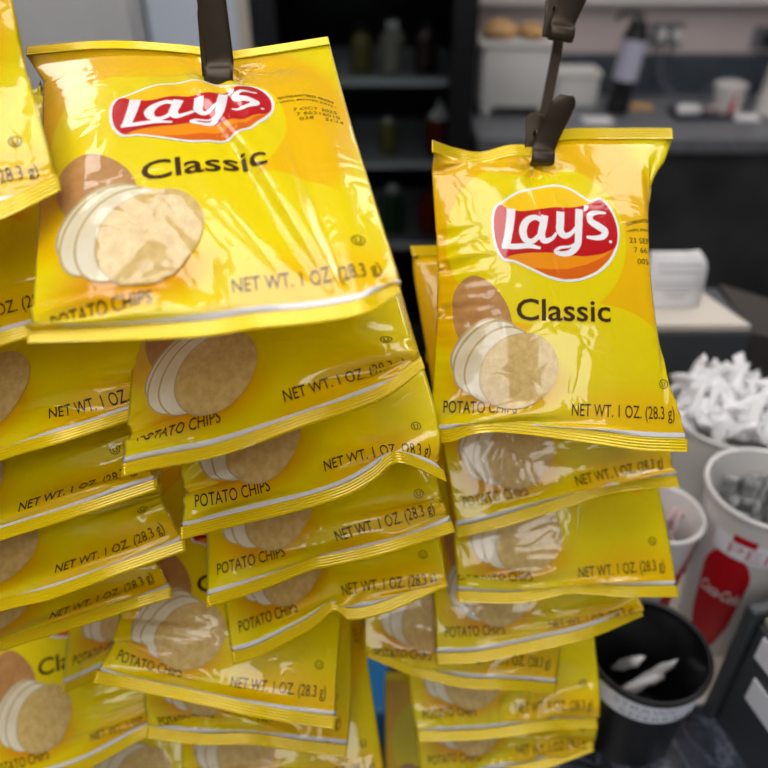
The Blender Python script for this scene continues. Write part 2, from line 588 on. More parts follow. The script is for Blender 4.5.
def simulate(botE, topE, up, nrm, NU, NV, seed, thick=0.034, steps=90, its=7, clip=None, seal_tilt=0.45, wide=1.025, soft=0.03):
    """botE, topE: outer seal lines (NU x 3). returns G[2, NV, NU, 3]: front and back sheets between the seals"""
    rs = np.random.RandomState(seed)
    s = SEAL / 1000.0
    bot = botE + (up * math.cos(seal_tilt) + nrm * math.sin(seal_tilt)) * s
    top = topE - up * s
    v = np.linspace(0, 1, NV)[:, None, None]
    base = bot[None] * (1 - v) + top[None] * v
    u = np.linspace(0, 1, NU)[None, :, None]
    prof = (np.clip(4 * u * (1 - u), 0, 1) ** 0.6) * (np.clip(4 * v * (1 - v), 0, 1) ** 0.6)
    nz = smooth_noise(rs, NV, NU, 7, 5)[..., None] * 0.005 * prof
    nz2 = smooth_noise(rs, NV, NU, 7, 5)[..., None] * 0.005 * prof
    P = np.stack([base + nrm * (prof * thick * 0.45 + nz), base - nrm * (prof * thick * 0.45 + nz2)])
    Lu = BAG_W * wide / 1000.0 / (NU - 1)
    Lv = (BAG_H - 2 * SEAL) * 0.955 / 1000.0 / (NV - 1)
    Ld = math.hypot(Lu, Lv)
    X = P.copy(); V = np.zeros_like(P)
    dt = 1.0
    yy = np.linspace(0, 1, NV)[:, None]
    low = 0.8 + 0.2 * np.clip((yy - 0.03) / 0.4, 0, 1) ** 1.2
    pn = low * (1 + 0.5 * np.stack([smooth_noise(rs, NV, NU, 6, 5), smooth_noise(rs, NV, NU, 6, 5)]))
    # tall enough so that contents push here and there
    def pair(a, b, L, kc):
        d = b - a
        l = np.sqrt((d * d).sum(-1, keepdims=True)) + 1e-12
        e = (l - L) / l
        e = np.where(e > 0, e, e * kc) * 0.5
        d *= e
        a += d
        b -= d
    targetV = thick * 0.60 * (BAG_W / 1000) * (BAG_H / 1000) * 0.93
    pins = [(0, bot), (NV - 1, top)]
    for st in range(steps):
        n0, a0 = grid_normals(X[0]); n1, a1 = grid_normals(X[1])
        sep = ((X[0] - X[1]) * nrm).sum(-1)
        vol = sep.mean() * (BAG_W / 1000) * (BAG_H / 1000) * 0.93
        pr = np.clip((targetV - vol) / targetV * 4.0, -0.6, 1.0)
        F = np.empty_like(X)
        F[0] = n0; F[1] = -n1
        F *= (pr * 0.00035) * pn[..., None]
        V = (V + F) * 0.93
        Y = X + V
        for k in range(its):
            for h in (0, 1):
                m = (NU - 1 - h) // 2
                pair(Y[:, :, h:h + 2 * m:2], Y[:, :, h + 1:h + 1 + 2 * m:2], Lu, 0.75)
            for h in (0, 1):
                m = (NV - 1 - h) // 2
                pair(Y[:, h:h + 2 * m:2], Y[:, h + 1:h + 1 + 2 * m:2], Lv, 0.75)
            for h in (0, 1):
                m = (NV - 1 - h) // 2
                pair(Y[:, h:h + 2 * m:2, :-1], Y[:, h + 1:h + 1 + 2 * m:2, 1:], Ld, 0.25)
                pair(Y[:, h:h + 2 * m:2, 1:], Y[:, h + 1:h + 1 + 2 * m:2, :-1], Ld, 0.25)
            for c in (0, -1):
                mm = (Y[0, :, c] + Y[1, :, c]) * 0.5
                Y[:, :, c] = mm
            Y[:, 0] = bot; Y[:, -1] = top
            if clip is not None:
                j, i0, i1, pos = clip
                Y[:, -j:, i0:i1] = Y[:, -j:, i0:i1] * 0.2 + pos[None] * 0.8
        # bending resistance of the film
        Z = Y.copy()
        Z[:, 1:-1, 1:-1] += soft * (Y[:, 2:, 1:-1] + Y[:, :-2, 1:-1] + Y[:, 1:-1, 2:] + Y[:, 1:-1, :-2] - 4 * Y[:, 1:-1, 1:-1])
        # the two sheets cannot pass through each other
        d = ((Z[0] - Z[1]) * nrm).sum(-1)
        pen = np.clip(0.0004 - d, 0, None)[..., None] * nrm * 0.5
        pen[0] = 0; pen[-1] = 0; pen[:, 0] = 0; pen[:, -1] = 0
        Z[0] += pen; Z[1] -= pen
        Z[:, 0] = bot; Z[:, -1] = top
        V = Z - X
        X = Z
    return X

def up2(G):
    """double the resolution of a grid with Catmull-Rom midpoints"""
    def ax(A):
        n = A.shape[0]
        E = np.concatenate([2 * A[:1] - A[1:2], A, 2 * A[-1:] - A[-2:-1]])
        mid = (-E[:-3] + 9 * E[1:-2] + 9 * E[2:-1] - E[3:]) / 16
        out = np.empty((2 * n - 1,) + A.shape[1:])
        out[0::2] = A; out[1::2] = mid
        return out
    return ax(ax(G).swapaxes(0, 1)).swapaxes(0, 1)

def mesh_np(name, V, F, mats, parent, uv=None, normals=None, mi=None, smooth=True):
    me = bpy.data.meshes.new(name)
    me.from_pydata([tuple(p) for p in V], [], F)
    for m in mats:
        me.materials.append(m)
    if mi is not None:
        me.polygons.foreach_set('material_index', mi)
    if uv is not None:
        lay = me.uv_layers.new(name='UVMap')
        li = np.empty(len(me.loops), dtype=np.int32)
        me.loops.foreach_get('vertex_index', li)
        lay.data.foreach_set('uv', uv[li].ravel())
    if smooth:
        me.shade_smooth()
    if normals is not None:
        me.normals_split_custom_set_from_vertices([tuple(n) for n in normals])
    me.update()
    o = bpy.data.objects.new(name, me)
    return link(o, parent)

def grid_faces(nv, nu, off=0, flip=False):
    F = []
    for j in range(nv - 1):
        for i in range(nu - 1):
            a = off + j * nu + i
            q = (a, a + 1, a + nu + 1, a + nu)
            F.append(q[::-1] if flip else q)
    return F

def norm(v):
    return v / np.linalg.norm(v)

def upb_n(up, right):
    return norm(np.cross(right, up))

bag_count = 0
HUNG = {}
def bag(label, bottom, top=None, alpha=20.0, lat=0.0, chord=0.184, topw=0.150, res=(37, 45), thick=0.018, seed=None,
        stamp='oct', group='yellow snack bags on the hanging clips', bend=0.0, parts=('logo', 'classic', 'pic', 'small'), wide=1.0, soft=0.025, seal_tilt=0.0, stretch=0.0, dent=None):
    """bottom / top: the outer seal lines as (pixel x, pixel y, depth); a hidden top follows from the slope alpha"""
    global bag_count
    bag_count += 1
    if seed is None:
        seed = bag_count * 17
    rs = np.random.RandomState(seed)
    NU, NV = res
    B = resample(catmull([at(*p) for p in bottom], 10), NU)
    bc = B.mean(0)
    right = norm(B[-1] - B[0])
    if top is not None:
        T = resample(catmull([at(*p) for p in top], 10), NU)
        up = norm(T.mean(0) - bc)
    else:
        a = math.radians(alpha)
        up = np.array([lat / chord, math.cos(a), math.sin(a)])
        up = norm(up)
        right_t = norm(right - up * right.dot(up))
        tc = bc + up * chord
        tt = np.linspace(-0.5, 0.5, NU)[:, None]
        nn = np.cross(right_t, up)
        T = tc + right_t * tt * topw + nn * (0.003 * np.sin(tt * 7 + rs.rand() * 6))
    nrm = norm(np.cross(right, up))
    upb = norm(up - right * up.dot(right) * 0.5)
    G = simulate(B, T, upb, nrm, NU, NV, seed, thick=thick, wide=wide, soft=soft, seal_tilt=seal_tilt)
    if dent is not None:
        # the clip's jaw pinches the two sheets together and pulls a hollow into the film below it
        du_, dv_, amp, rad = dent
        uu = (np.linspace(0, 1, NU)[None, :] - du_) * BAG_W
        vv_ = (np.linspace(0, 1, NV)[:, None] - dv_) * BAG_H
        th_ = np.arctan2(uu, -vv_)
        d_ = np.sqrt(uu ** 2 + vv_ ** 2)
        k_ = np.exp(-(d_ / rad) ** 1.3) * (1 + 0.45 * np.cos(th_ * 5 + 0.6)) * np.clip((1 - np.linspace(0, 1, NV)[:, None]) * 12, 0, 1)
        G[0] -= (k_ * amp / 1000)[..., None] * upb_n(upb, right)
        G[1] -= (k_ * amp / 1000 * 0.35)[..., None] * upb_n(upb, right)
    G = np.stack([up2(G[0]), up2(G[1])])
    nv, nu = G.shape[1:3]
    Bf = up2(np.stack([B, B + 1e-9]))[0]
    Tf = up2(np.stack([T, T + 1e-9]))[0]
    n0, _ = grid_normals(G[0])
    n1, _ = grid_normals(G[1])
    U = np.linspace(0, 1, nu)
    Vv = SEAL / BAG_H + np.linspace(0, 1, nv) * (1 - 2 * SEAL / BAG_H)
    root_loc = T[NU // 2].copy()
    HUNG.setdefault(group, []).append((T[NU // 2] - up * 0.009 + nrm * 0.001, norm(np.array([0, up[1], up[2]]))))
    root = thing('snack_bag', root_loc, label, 'bag of crisps', group)
    loc = lambda A: A.reshape(-1, 3) - root_loc
    uvg = np.stack(np.meshgrid(U, Vv), -1).reshape(-1, 2)
    # body: front sheet and back sheet share their rims
    idxF = np.arange(nv * nu).reshape(nv, nu)
    idxB = idxF + nv * nu
    Vall = np.concatenate([loc(G[0]), loc(G[1])])
    F = grid_faces(nv, nu) + grid_faces(nv, nu, nv * nu, True)
    remap = {}
    for j in range(nv):
        remap[int(idxB[j, 0])] = int(idxF[j, 0]); remap[int(idxB[j, -1])] = int(idxF[j, -1])
    for i in range(nu):
        remap[int(idxB[0, i])] = int(idxF[0, i]); remap[int(idxB[-1, i])] = int(idxF[-1, i])
    F = [tuple(remap.get(k, k) for k in f) for f in F]
    keep = sorted(set(k for f in F for k in f))
    new = {k: i for i, k in enumerate(keep)}
    F = [tuple(new[k] for k in f) for f in F]
    mi = np.array([0] * ((nv - 1) * (nu - 1)) + [1] * ((nv - 1) * (nu - 1)), dtype=np.int32)
    body = mesh_np('bag_body', Vall[keep], F, [M['front'], M['back']], root, uv=np.concatenate([uvg, uvg])[keep], mi=mi)
    seedv = float(seed % 97)
    body['film_seed'] = seedv
    # crimped seals
    for nm, inner, outer, v0, v1 in (('bottom_seal', G[0, 0], Bf, SEAL / BAG_H, 0.0), ('top_seal', G[0, -1], Tf, 1 - SEAL / BAG_H, 1.0)):
        rows = 19
        t = np.linspace(0, 1, rows)[:, None, None]
        S = inner[None] * (1 - t) + outer[None] * t
        d = norm(outer.mean(0) - inner.mean(0))
        nn = norm(np.cross(norm(inner[-1] - inner[0]), -d if nm == 'bottom_seal' else d))
        rid = 0.0003 * np.sin(t * math.pi * 2 * 4.5)
        A = S + nn * (rid + 0.00032)
        Bk = S + nn * (rid - 0.00032)
        V2 = np.concatenate([loc(A), loc(Bk)])
        fl = (nm == 'bottom_seal')
        n_ = rows * nu
        F2 = grid_faces(rows, nu, 0, fl) + grid_faces(rows, nu, n_, not fl)
        rim = [j * nu for j in range(rows)], [j * nu + nu - 1 for j in range(rows)]
        for r_ in rim:
            for a, b in zip(r_[:-1], r_[1:]):
                F2.append((a, b, b + n_, a + n_))
        for j in (0, rows - 1):
            for i in range(nu - 1):
                a = j * nu + i
                F2.append((a, a + 1, a + 1 + n_, a + n_))
        vv = v0 + (v1 - v0) * np.linspace(0, 1, rows)
        uv2 = np.stack(np.meshgrid(U, vv), -1).reshape(-1, 2)
        o = mesh_np(nm, V2, F2, [M['seal']], root, uv=np.concatenate([uv2, uv2]))
        o['film_seed'] = seedv
    # print, laid on the front sheet
    def on_sheet(V, layer, st=0.0):
        if st:
            q = V[:, 1] / BAG_H
            V = np.stack([V[:, 0], V[:, 1] + st * 6.75 * q * (1 - q) ** 2], 1)
        x = V[:, 0] / BAG_W * (nu - 1)
        y = (V[:, 1] / BAG_H - SEAL / BAG_H) / (1 - 2 * SEAL / BAG_H) * (nv - 1)
        x = np.clip(x, 0, nu - 1.001); y = np.clip(y, 0, nv - 1.001)
        i = x.astype(int); j = y.astype(int)
        fx = (x - i)[:, None]; fy = (y - j)[:, None]
        def lerp(A):
            return (A[j, i] * (1 - fx) + A[j, i + 1] * fx) * (1 - fy) + (A[j + 1, i] * (1 - fx) + A[j + 1, i + 1] * fx) * fy
        n = lerp(n0)
        n /= np.linalg.norm(n, axis=1, keepdims=True)
        return lerp(G[0]) + n * (0.00022 + 0.00006 * layer), n
    def lay(name, temps, mats):
        Vs, Fs, Ns, Us, Ms = [], [], [], [], []
        off = 0
        for (V, FF, layer, m_) in temps:
            P, n = on_sheet(V, layer, 0.0 if name in ('product_lettering', 'weight_lettering', 'circled_letter_mark') else stretch)
            Vs.append(P - root_loc); Ns.append(n); Us.append(V / np.array([BAG_W, BAG_H]))
            Fs += [[k + off for k in f] for f in FF]
            Ms += [m_] * len(FF)
            off += len(V)
        o = mesh_np(name, np.concatenate(Vs), Fs, [M[k] for k in mats], root, uv=np.concatenate(Us), normals=np.concatenate(Ns), mi=np.array(Ms, dtype=np.int32))
        o['film_seed'] = seedv
        return o
    if 'logo' in parts:
        lay('brand_logo', LOGO, LOGO_M)
    if 'classic' in parts:
        lay('flavour_lettering', CLASSIC, ['ink'])
    if 'pic' in parts:
        lay('potato_and_crisp_picture', PIC, PIC_M)
    if 'small' in parts:
        lay('product_lettering', NAME_T, ['ink'])
        lay('weight_lettering', WEIGHT_T, ['ink'])
        lay('circled_letter_mark', CIRCLE_T, ['ink'])
    if stamp:
        lay('date_stamp', STAMPS[stamp], ['stamp'])
    return root
# ------------------------------------------------------------------ setting
M['wall'] = mat('pinkish_wall_paint', srgb(220, 206, 204), 0.6, noise=0.04, nscale=3)
M['ceiling'] = mat('ceiling_paint', srgb(226, 224, 218), 0.8)
M['floor'] = mat('dark_floor_tile', srgb(52, 50, 50), 0.45, noise=0.2, nscale=8)
M['black_plastic'] = mat('black_plastic', srgb(20, 20, 22), 0.35, coat=0.2)
M['black_metal'] = mat('black_painted_metal', srgb(16, 17, 20), 0.35)
M['clip_metal'] = mat('dark_spring_steel', srgb(70, 60, 48), 0.42, metal=0.6, noise=0.1, nscale=120)
M['steel'] = mat('brushed_steel', srgb(214, 215, 214), 0.38, metal=0.1, noise=0.06, nscale=6)
M['pale_panel'] = mat('pale_blue_panel', srgb(216, 228, 242), 0.3)
M['cream_trim'] = mat('cream_trim', srgb(196, 190, 176), 0.5)
M['white_plastic'] = mat('white_plastic', srgb(226, 226, 222), 0.4)
M['white_paper'] = mat('white_paper', srgb(248, 248, 250), 0.6, bump=0.0006, bscale=160)
M['cup_white'] = mat('white_cup_card', srgb(230, 228, 226), 0.4)
M['cream_plastic'] = mat('cream_plastic', srgb(216, 208, 196), 0.4)
M['cola_red'] = mat('cola_red_print', srgb(190, 12, 26), 0.35)
M['pink_marker'] = mat('pink_marker', srgb(214, 140, 140), 0.6)
M['pen'] = mat('ball_pen_ink', srgb(120, 130, 160), 0.6)
M['tape'] = mat('white_tape', srgb(244, 247, 254), 0.5)
M['blue_plastic'] = mat('blue_plastic', srgb(8, 110, 170), 0.4)
M['grey_box'] = mat('dark_grey_enamel', srgb(64, 68, 72), 0.4, noise=0.08, nscale=20)
M['olive'] = mat('grey_olive_plastic', srgb(146, 146, 128), 0.45, noise=0.06, nscale=30)
M['lamp_diffuser'] = mat('lamp_diffuser', srgb(255, 255, 255), emit=(1.0, 0.96, 0.93, 1), estr=PANEL_STRENGTH)
M['glass'] = mat('cooler_glass', (0.5, 0.53, 0.55, 1), 0.02, trans=1.0, ior=1.02)
M['bread'] = mat('bread_crust', srgb(206, 164, 110), 0.7, noise=0.12, nscale=14)
M['leaf'] = mat('green_leaf', srgb(84, 132, 62), 0.5, noise=0.15, nscale=30)

def granite():
    m = bpy.data.materials.new('dark_marbled_stone')
    m.use_nodes = True
    g = NT(m)
    p = m.node_tree.nodes['Principled BSDF']
    tc = g.n('ShaderNodeTexCoord')
    n = g.n('ShaderNodeTexNoise')
    n.inputs['Scale'].default_value = 14
    n.inputs['Detail'].default_value = 7
    n.inputs['Roughness'].default_value = 0.62
    n.inputs['Distortion'].default_value = 1.6
    g.l(tc.outputs['Object'], n.inputs['Vector'])
    a = g.math('ABSOLUTE', g.math('SUBTRACT', n.outputs['Fac'], 0.5))
    v = g.math('SUBTRACT', 1.0, g.step(a, 0.0, 0.035))
    n2 = g.n('ShaderNodeTexNoise')
    n2.inputs['Scale'].default_value = 30
    n2.inputs['Detail'].default_value = 5
    g.l(tc.outputs['Object'], n2.inputs['Vector'])
    c = g.mix(g.step(n2.outputs['Fac'], 0.35, 0.7), srgb(30, 33, 40), srgb(72, 78, 92))
    c = g.mix(g.math('MULTIPLY', v, 0.5), c, srgb(128, 134, 150))
    g.l(c, p.inputs['Base Color'])
    p.inputs['Roughness'].default_value = 0.25
    return m
M['granite'] = granite()
M['counter_grey'] = mat('grey_speckled_stone', srgb(112, 115, 120), 0.35, noise=0.25, nscale=60)
M['slate'] = mat('blue_grey_stone', srgb(66, 74, 84), 0.4, noise=0.2, nscale=20)
def dark_front():
    return mat('dark_mottled_laminate', srgb(56, 58, 60), 0.5, noise=0.4, nscale=7)
M['laminate'] = dark_front()

def struct_box(name, lo, hi, m, bevel=0.0):
    bm = bmesh.new()
    box(bm, lo, hi, bevel)
    return structure(name, bm, m)

struct_box('floor', (-3.2, -3.0, -0.05), (3.2, 2.8, 0.0), M['floor'])
struct_box('ceiling', (-3.2, -3.0, 2.75), (3.2, 2.8, 2.8), M['ceiling'])
struct_box('wall_back', (-3.2, 2.68, 0), (3.2, 2.78, 2.75), M['wall'])
struct_box('wall_left', (-3.2, -3.0, 0), (-3.1, 2.68, 2.75), M['wall'])
struct_box('wall_right', (3.1, -3.0, 0), (3.2, 2.68, 2.75), M['wall'])
struct_box('trim_1', (0.24, 2.62, 1.19), (3.1, 2.68, 1.235), M['white_plastic'], 0.004)

lamp_spots = LAMPS
for k, (x, y) in enumerate(lamp_spots):
    t = thing('ceiling_light', (x, y, 2.75), 'flat square-edged white light panel under the ceiling, far ones added as fill', 'ceiling light', 'ceiling light panels')
    bm = bmesh.new()
    for lo, hi in (((-.3, -.6, -.035), (-.27, .6, 0)), ((.27, -.6, -.035), (.3, .6, 0)), ((-.27, -.6, -.035), (.27, -.57, 0)), ((-.27, .57, -.035), (.27, .6, 0))):
        box(bm, lo, hi)
    mesh_obj('frame', bm, M['white_plastic'], t)
    bm = bmesh.new(); box(bm, (-.268, -.568, -.022), (.268, .568, -.006))
    mesh_obj('diffuser', bm, M['lamp_diffuser'], t)

# far counter
HC = 0.91
ON = 0.0006   # things stand this far above the stone
t = thing('service_counter', (1.7, 2.4, 0), 'dark stone-topped service counter against the pinkish back wall', 'counter')
def rel(lo, hi, o):
    return tuple(lo[k] - o[k] for k in range(3)), tuple(hi[k] - o[k] for k in range(3))
O = (1.7, 2.4, 0)
bm = bmesh.new(); box(bm, *rel((0.27, 2.14, HC - 0.04), (3.08, 2.66, HC), O), 0.003); mesh_obj('worktop', bm, M['counter_grey'], t)
bm = bmesh.new(); box(bm, *rel((0.27, 2.17, 0.0), (3.08, 2.66, HC - 0.042), O)); mesh_obj('counter_front', bm, M['laminate'], t)
bm = bmesh.new(); box(bm, *rel((0.27, 2.64, HC), (3.08, 2.675, HC + 0.128), O), 0.003); mesh_obj('backsplash', bm, M['slate'], t)

# near counter
O = (0.7, 0.5, 0)
t = thing('front_counter', O, 'dark marbled stone counter beside the snack bags carrying the cups', 'counter')
bm = bmesh.new(); box(bm, *rel((0.148, 0.06, HC - 0.04), (1.3, 0.97, HC), O), 0.004); mesh_obj('worktop', bm, M['granite'], t)
bm = bmesh.new(); box(bm, *rel((0.17, 0.08, 0.0), (1.28, 0.95, HC - 0.042), O)); mesh_obj('cabinet_body', bm, M['laminate'], t)

# drinks cooler
CX0, CX1, CY = -0.325, 0.235, 2.0
O = ((CX0 + CX1) / 2, CY + 0.3, 0)
t = thing('drinks_cooler', O, 'black glass-door cooler with dim shelves of bottles', 'cooler')
Z1 = 2.0
bm = bmesh.new()
box(bm, *rel((CX0, CY + .04, 0.05), (CX0 + .03, CY + .6, Z1), O)); box(bm, *rel((CX1 - .03, CY + .04, 0.05), (CX1, CY + .6, Z1), O))
box(bm, *rel((CX0 + .03, CY + .57, 0.05), (CX1 - .03, CY + .6, Z1), O)); box(bm, *rel((CX0 + .03, CY + .04, Z1 - .05), (CX1 - .03, CY + .57, Z1), O))
box(bm, *rel((CX0 + .03, CY + .04, .05), (CX1 - .03, CY + .57, .3), O))
mesh_obj('cabinet', bm, M['black_metal'], t)
bm = bmesh.new()
box(bm, *rel((CX0, CY, 0.3), (CX0 + .06, CY + .038, Z1), O), .004); box(bm, *rel((CX1 - .065, CY, 0.3), (CX1, CY + .038, Z1), O), .004)
box(bm, *rel((CX0 + .06, CY, Z1 - .08), (CX1 - .065, CY + .038, Z1), O)); box(bm, *rel((CX0 + .06, CY, .3), (CX1 - .065, CY + .038, .38), O))
d = mesh_obj('door', bm, M['black_metal'], t)
bm = bmesh.new(); box(bm, *rel((CX0 + .06, CY + .012, .38), (CX1 - .065, CY + .02, Z1 - .08), O)); mesh_obj('door_glass', bm, M['glass'], d)
bm = bmesh.new(); tube(bm, [Vector((CX1 - .03, CY - .03, h)) - Vector(O) for h in (1.35, 1.6)], .01); mesh_obj('door_handle', bm, M['black_plastic'], d)
for h in (0.62, 0.865, 1.085, 1.32):
    bm = bmesh.new()
    for k in range(12):
        y = CY + .08 + k * .04
        tube(bm, [Vector((CX0 + .032, y, h - .004)) - Vector(O), Vector((CX1 - .032, y, h - .004)) - Vector(O)], .003, n=6)
    box(bm, *rel((CX0 + .032, CY + .05, h - .009), (CX1 - .032, CY + .058, h + .008), O))
    mesh_obj('shelf', bm, M['steel'], t)

def bottle(x, y, h, r, hh, kind, body_m, cap_m, label):
    t = thing('bottle', (x, y, h), label, 'bottle', 'bottles in the cooler')
    bm = bmesh.new()
    lathe(bm, [(0, 0), (r * .92, 0), (r, r * .1), (r, hh * .62), (r * .93, hh * .7), (r * .5, hh * .82), (r * .42, hh * .86), (0, hh * .86)], 20)
    mesh_obj('bottle_body', bm, body_m, t, smooth='angle')
    bm = bmesh.new()
    if kind == 'squeeze':
        lathe(bm, [(0, hh * .70), (r * .98, hh * .70), (r * .98, hh * .76), (r * .55, hh * .82), (r * .3, hh * .92), (r * .12, hh * 1.05), (0, hh * 1.05)], 20)
    else:
        lathe(bm, [(0, hh * .85), (r * .5, hh * .85), (r * .5, hh * .97), (0, hh * .97)], 20)
    mesh_obj('cap', bm, cap_m, t, smooth='angle')
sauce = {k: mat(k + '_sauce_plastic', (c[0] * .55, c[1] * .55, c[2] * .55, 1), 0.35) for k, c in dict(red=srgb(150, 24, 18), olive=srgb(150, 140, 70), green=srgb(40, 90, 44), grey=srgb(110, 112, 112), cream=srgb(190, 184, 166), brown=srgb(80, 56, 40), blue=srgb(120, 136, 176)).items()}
for (px, py, sh, r, hh, kd, c, cp, lb) in [
    (437, 165, .873, .032, .14, 'squeeze', 'red', 'white_plastic', 'red squeeze bottle with a white pointed nozzle on the middle cooler shelf'),
    (388, 165, .873, .028, .10, 'cap', 'olive', 'cream_plastic', 'small olive bottle left of the red squeeze bottle in the cooler'),
    (345, 165, .873, .03, .12, 'cap', 'grey', 'black_plastic', 'grey bottle with black cap on the middle cooler shelf'),
    (362, 82, 1.093, .03, .12, 'cap', 'olive', 'black_plastic', 'olive bottle with black cap on the upper cooler shelf'),
    (392, 82, 1.093, .034, .13, 'cap', 'cream', 'white_plastic', 'cream bottle with white cap on the upper cooler shelf'),
    (425, 82, 1.093, .03, .13, 'cap', 'brown', 'black_plastic', 'brown bottle at the right end of the upper cooler shelf'),
    (392, 238, .628, .034, .15, 'cap', 'green', 'white_plastic', 'green bottle on the lower cooler shelf'),
    (430, 238, .628, .032, .14, 'squeeze', 'red', 'red_cap', 'all-red squeeze bottle at the right of the lower cooler shelf'),
    (350, 238, .628, .03, .15, 'cap', 'grey', 'white_plastic', 'grey bottle with white cap on the lower cooler shelf'),
    (438, 10, 1.328, .04, .16, 'cap', 'blue', 'white_plastic', 'pale blue bottle shape on the top cooler shelf, standing in for a reflection'),  # coloured bottle shape stands in for a pale blue reflection
    (405, 10, 1.328, .035, .15, 'cap', 'red', 'white_plastic', 'red bottle on the top cooler shelf'),
]:
    if 'red_cap' not in M: M['red_cap'] = sauce['red']
    P = at_h(px, py, sh)
    dd = (CY + .14) / P[1]
    bottle(P[0] * dd, CY + .14, sh, r, hh, kd, sauce[c], M[cp], lb)

# steel refrigerator and pale door left of the cooler
O = (-0.95, 2.2, 0)
t = thing('steel_refrigerator', O, 'brushed steel refrigerator behind the left snack bags', 'refrigerator')
bm = bmesh.new(); box(bm, *rel((-1.5, 2.0, 0.1), (-0.60, 2.6, 2.0), O), .006); mesh_obj('cabinet', bm, M['steel'], t)
bm = bmesh.new(); box(bm, *rel((-1.49, 1.955, 0.15), (-0.93, 1.998, 1.98), O), .006); mesh_obj('door', bm, M['steel'], t)
bm = bmesh.new(); box(bm, *rel((-0.90, 1.955, 0.15), (-0.61, 1.998, 1.98), O), .006); d = mesh_obj('door', bm, M['steel'], t)
bm = bmesh.new()
for k in range(6):
    P = Vector((-0.86 + k * .035, 1.952, 1.335 + k * .009)) - Vector(O)
    box(bm, P - Vector((.009, .002, .004)), P + Vector((.009, .003, .004)))
mesh_obj('vent_slot', bm, M['grey_box'], d)
bm = bmesh.new(); tube(bm, [Vector((-.955, 1.955, .9)) - Vector(O), Vector((-.955, 1.91, .93)) - Vector(O), Vector((-.955, 1.91, 1.5)) - Vector(O), Vector((-.955, 1.955, 1.53)) - Vector(O)], .012); mesh_obj('door_handle', bm, M['black_metal'], t)
O = (-0.45, 2.05, 0)
t = thing('pale_door', O, 'pale blue panel door with a cream edge beside the black cooler', 'door')
bm = bmesh.new(); box(bm, *rel((-0.59, 2.03, 0.02), (-0.365, 2.07, 2.05), O), .003); mesh_obj('door_panel', bm, M['pale_panel'], t)
bm = bmesh.new(); box(bm, *rel((-0.362, 2.0, 0.0), (-0.332, 2.1, 2.1), O), .003); mesh_obj('door_frame', bm, M['cream_trim'], t)

# ------------------------------------------------------------------ things on the far counter
def on_far(px, py):
    return at_h(px, py, HC)
# tall white tub with bread
P = on_far(515, 118)
t = thing('food_tub', (P[0], P[1] + .1, HC + ON), 'tall white plastic tub on feet beside the black cooler', 'tub')
bm = bmesh.new()
box(bm, (-.115, -.09, .025), (.115, .1, .2), .012)
mesh_obj('tub_body', bm, M['white_plastic'], t, smooth='angle')
bm = bmesh.new(); box(bm, (-.122, -.097, .2), (.122, .107, .214), .005); mesh_obj('tub_rim', bm, M['white_plastic'], t, smooth='angle')
for sx in (-.09, .09):
    for sy in (-.07, .08):
        bm = bmesh.new(); lathe(bm, [(0, 0), (.014, 0), (.018, .03), (0, .03)], 14, mat4=Matrix.Translation((sx, sy, 0))); mesh_obj('foot', bm, M['white_plastic'], t)
for (dx, s, lb) in ((-.055, 1.0, 'round-topped tan bread loaf on the tall white tub, next to the cooler'), (.045, .8, 'smaller tan bread roll on the right of the tall white tub')):
    bm = bmesh.new(); bmesh.ops.create_icosphere(bm, subdivisions=3, radius=1)
    for v in bm.verts:
        z = v.co.z
        v.co.x *= .055 * s; v.co.y *= .07; v.co.z = (z if z > 0 else z * .35) * .034 * s + .013 * s
        v.co *= 1 + .04 * math.sin(v.co.x * 150 + v.co.y * 90)
    o = mesh_obj('bread_loaf', bm, M['bread'], None, smooth=True, loc=(P[0] + dx, P[1] + .1, HC + .2165)); tag(o, lb, 'bread')
# herbs behind
t = thing('potted_herb', (P[0] + .07, 2.6, HC + ON), 'leafy green plant in a dark pot behind the white tub', 'plant')
bm = bmesh.new(); lathe(bm, [(0, 0), (.03, 0), (.04, .1), (.036, .1), (.034, .09), (0, .09)], 20); mesh_obj('pot', bm, M['black_plastic'], t)
bm = bmesh.new(); r_ = random.Random(4)
for k in range(70):
    a = r_.random() * 6.28; e = r_.uniform(.3, 1.4); L = r_.uniform(.08, .17)
    base = Vector((0, 0, .09)); tip = base + Vector((math.cos(a) * math.cos(e) * .4, math.sin(a) * math.cos(e) * .15, math.sin(e))) * L
    side = Vector((-math.sin(a), math.cos(a), .2)).normalized() * r_.uniform(.01, .018)
    mid = base.lerp(tip, .6)
    m0 = mid + Vector((0, 0, .004))
    vs = [bm.verts.new(q) for q in (base, mid + side, tip, mid - side, m0)]
    for a_, b_ in ((0, 1), (1, 2), (2, 3), (3, 0)):
        bm.faces.new((vs[a_], vs[b_], vs[4]))
mesh_obj('leaves', bm, M['leaf'], t)
# low white box
P = on_far(575, 108)
t = thing('lidded_box', (P[0], P[1] + .06, HC + ON), 'low white plastic box with a flat lid right of the tall tub', 'box')
bm = bmesh.new(); box(bm, (-.07, -.055, 0), (.07, .055, .09), .008); mesh_obj('box_body', bm, M['white_plastic'], t)
bm = bmesh.new(); box(bm, (-.075, -.06, .091), (.075, .06, .108), .006); mesh_obj('lid', bm, M['white_plastic'], t)
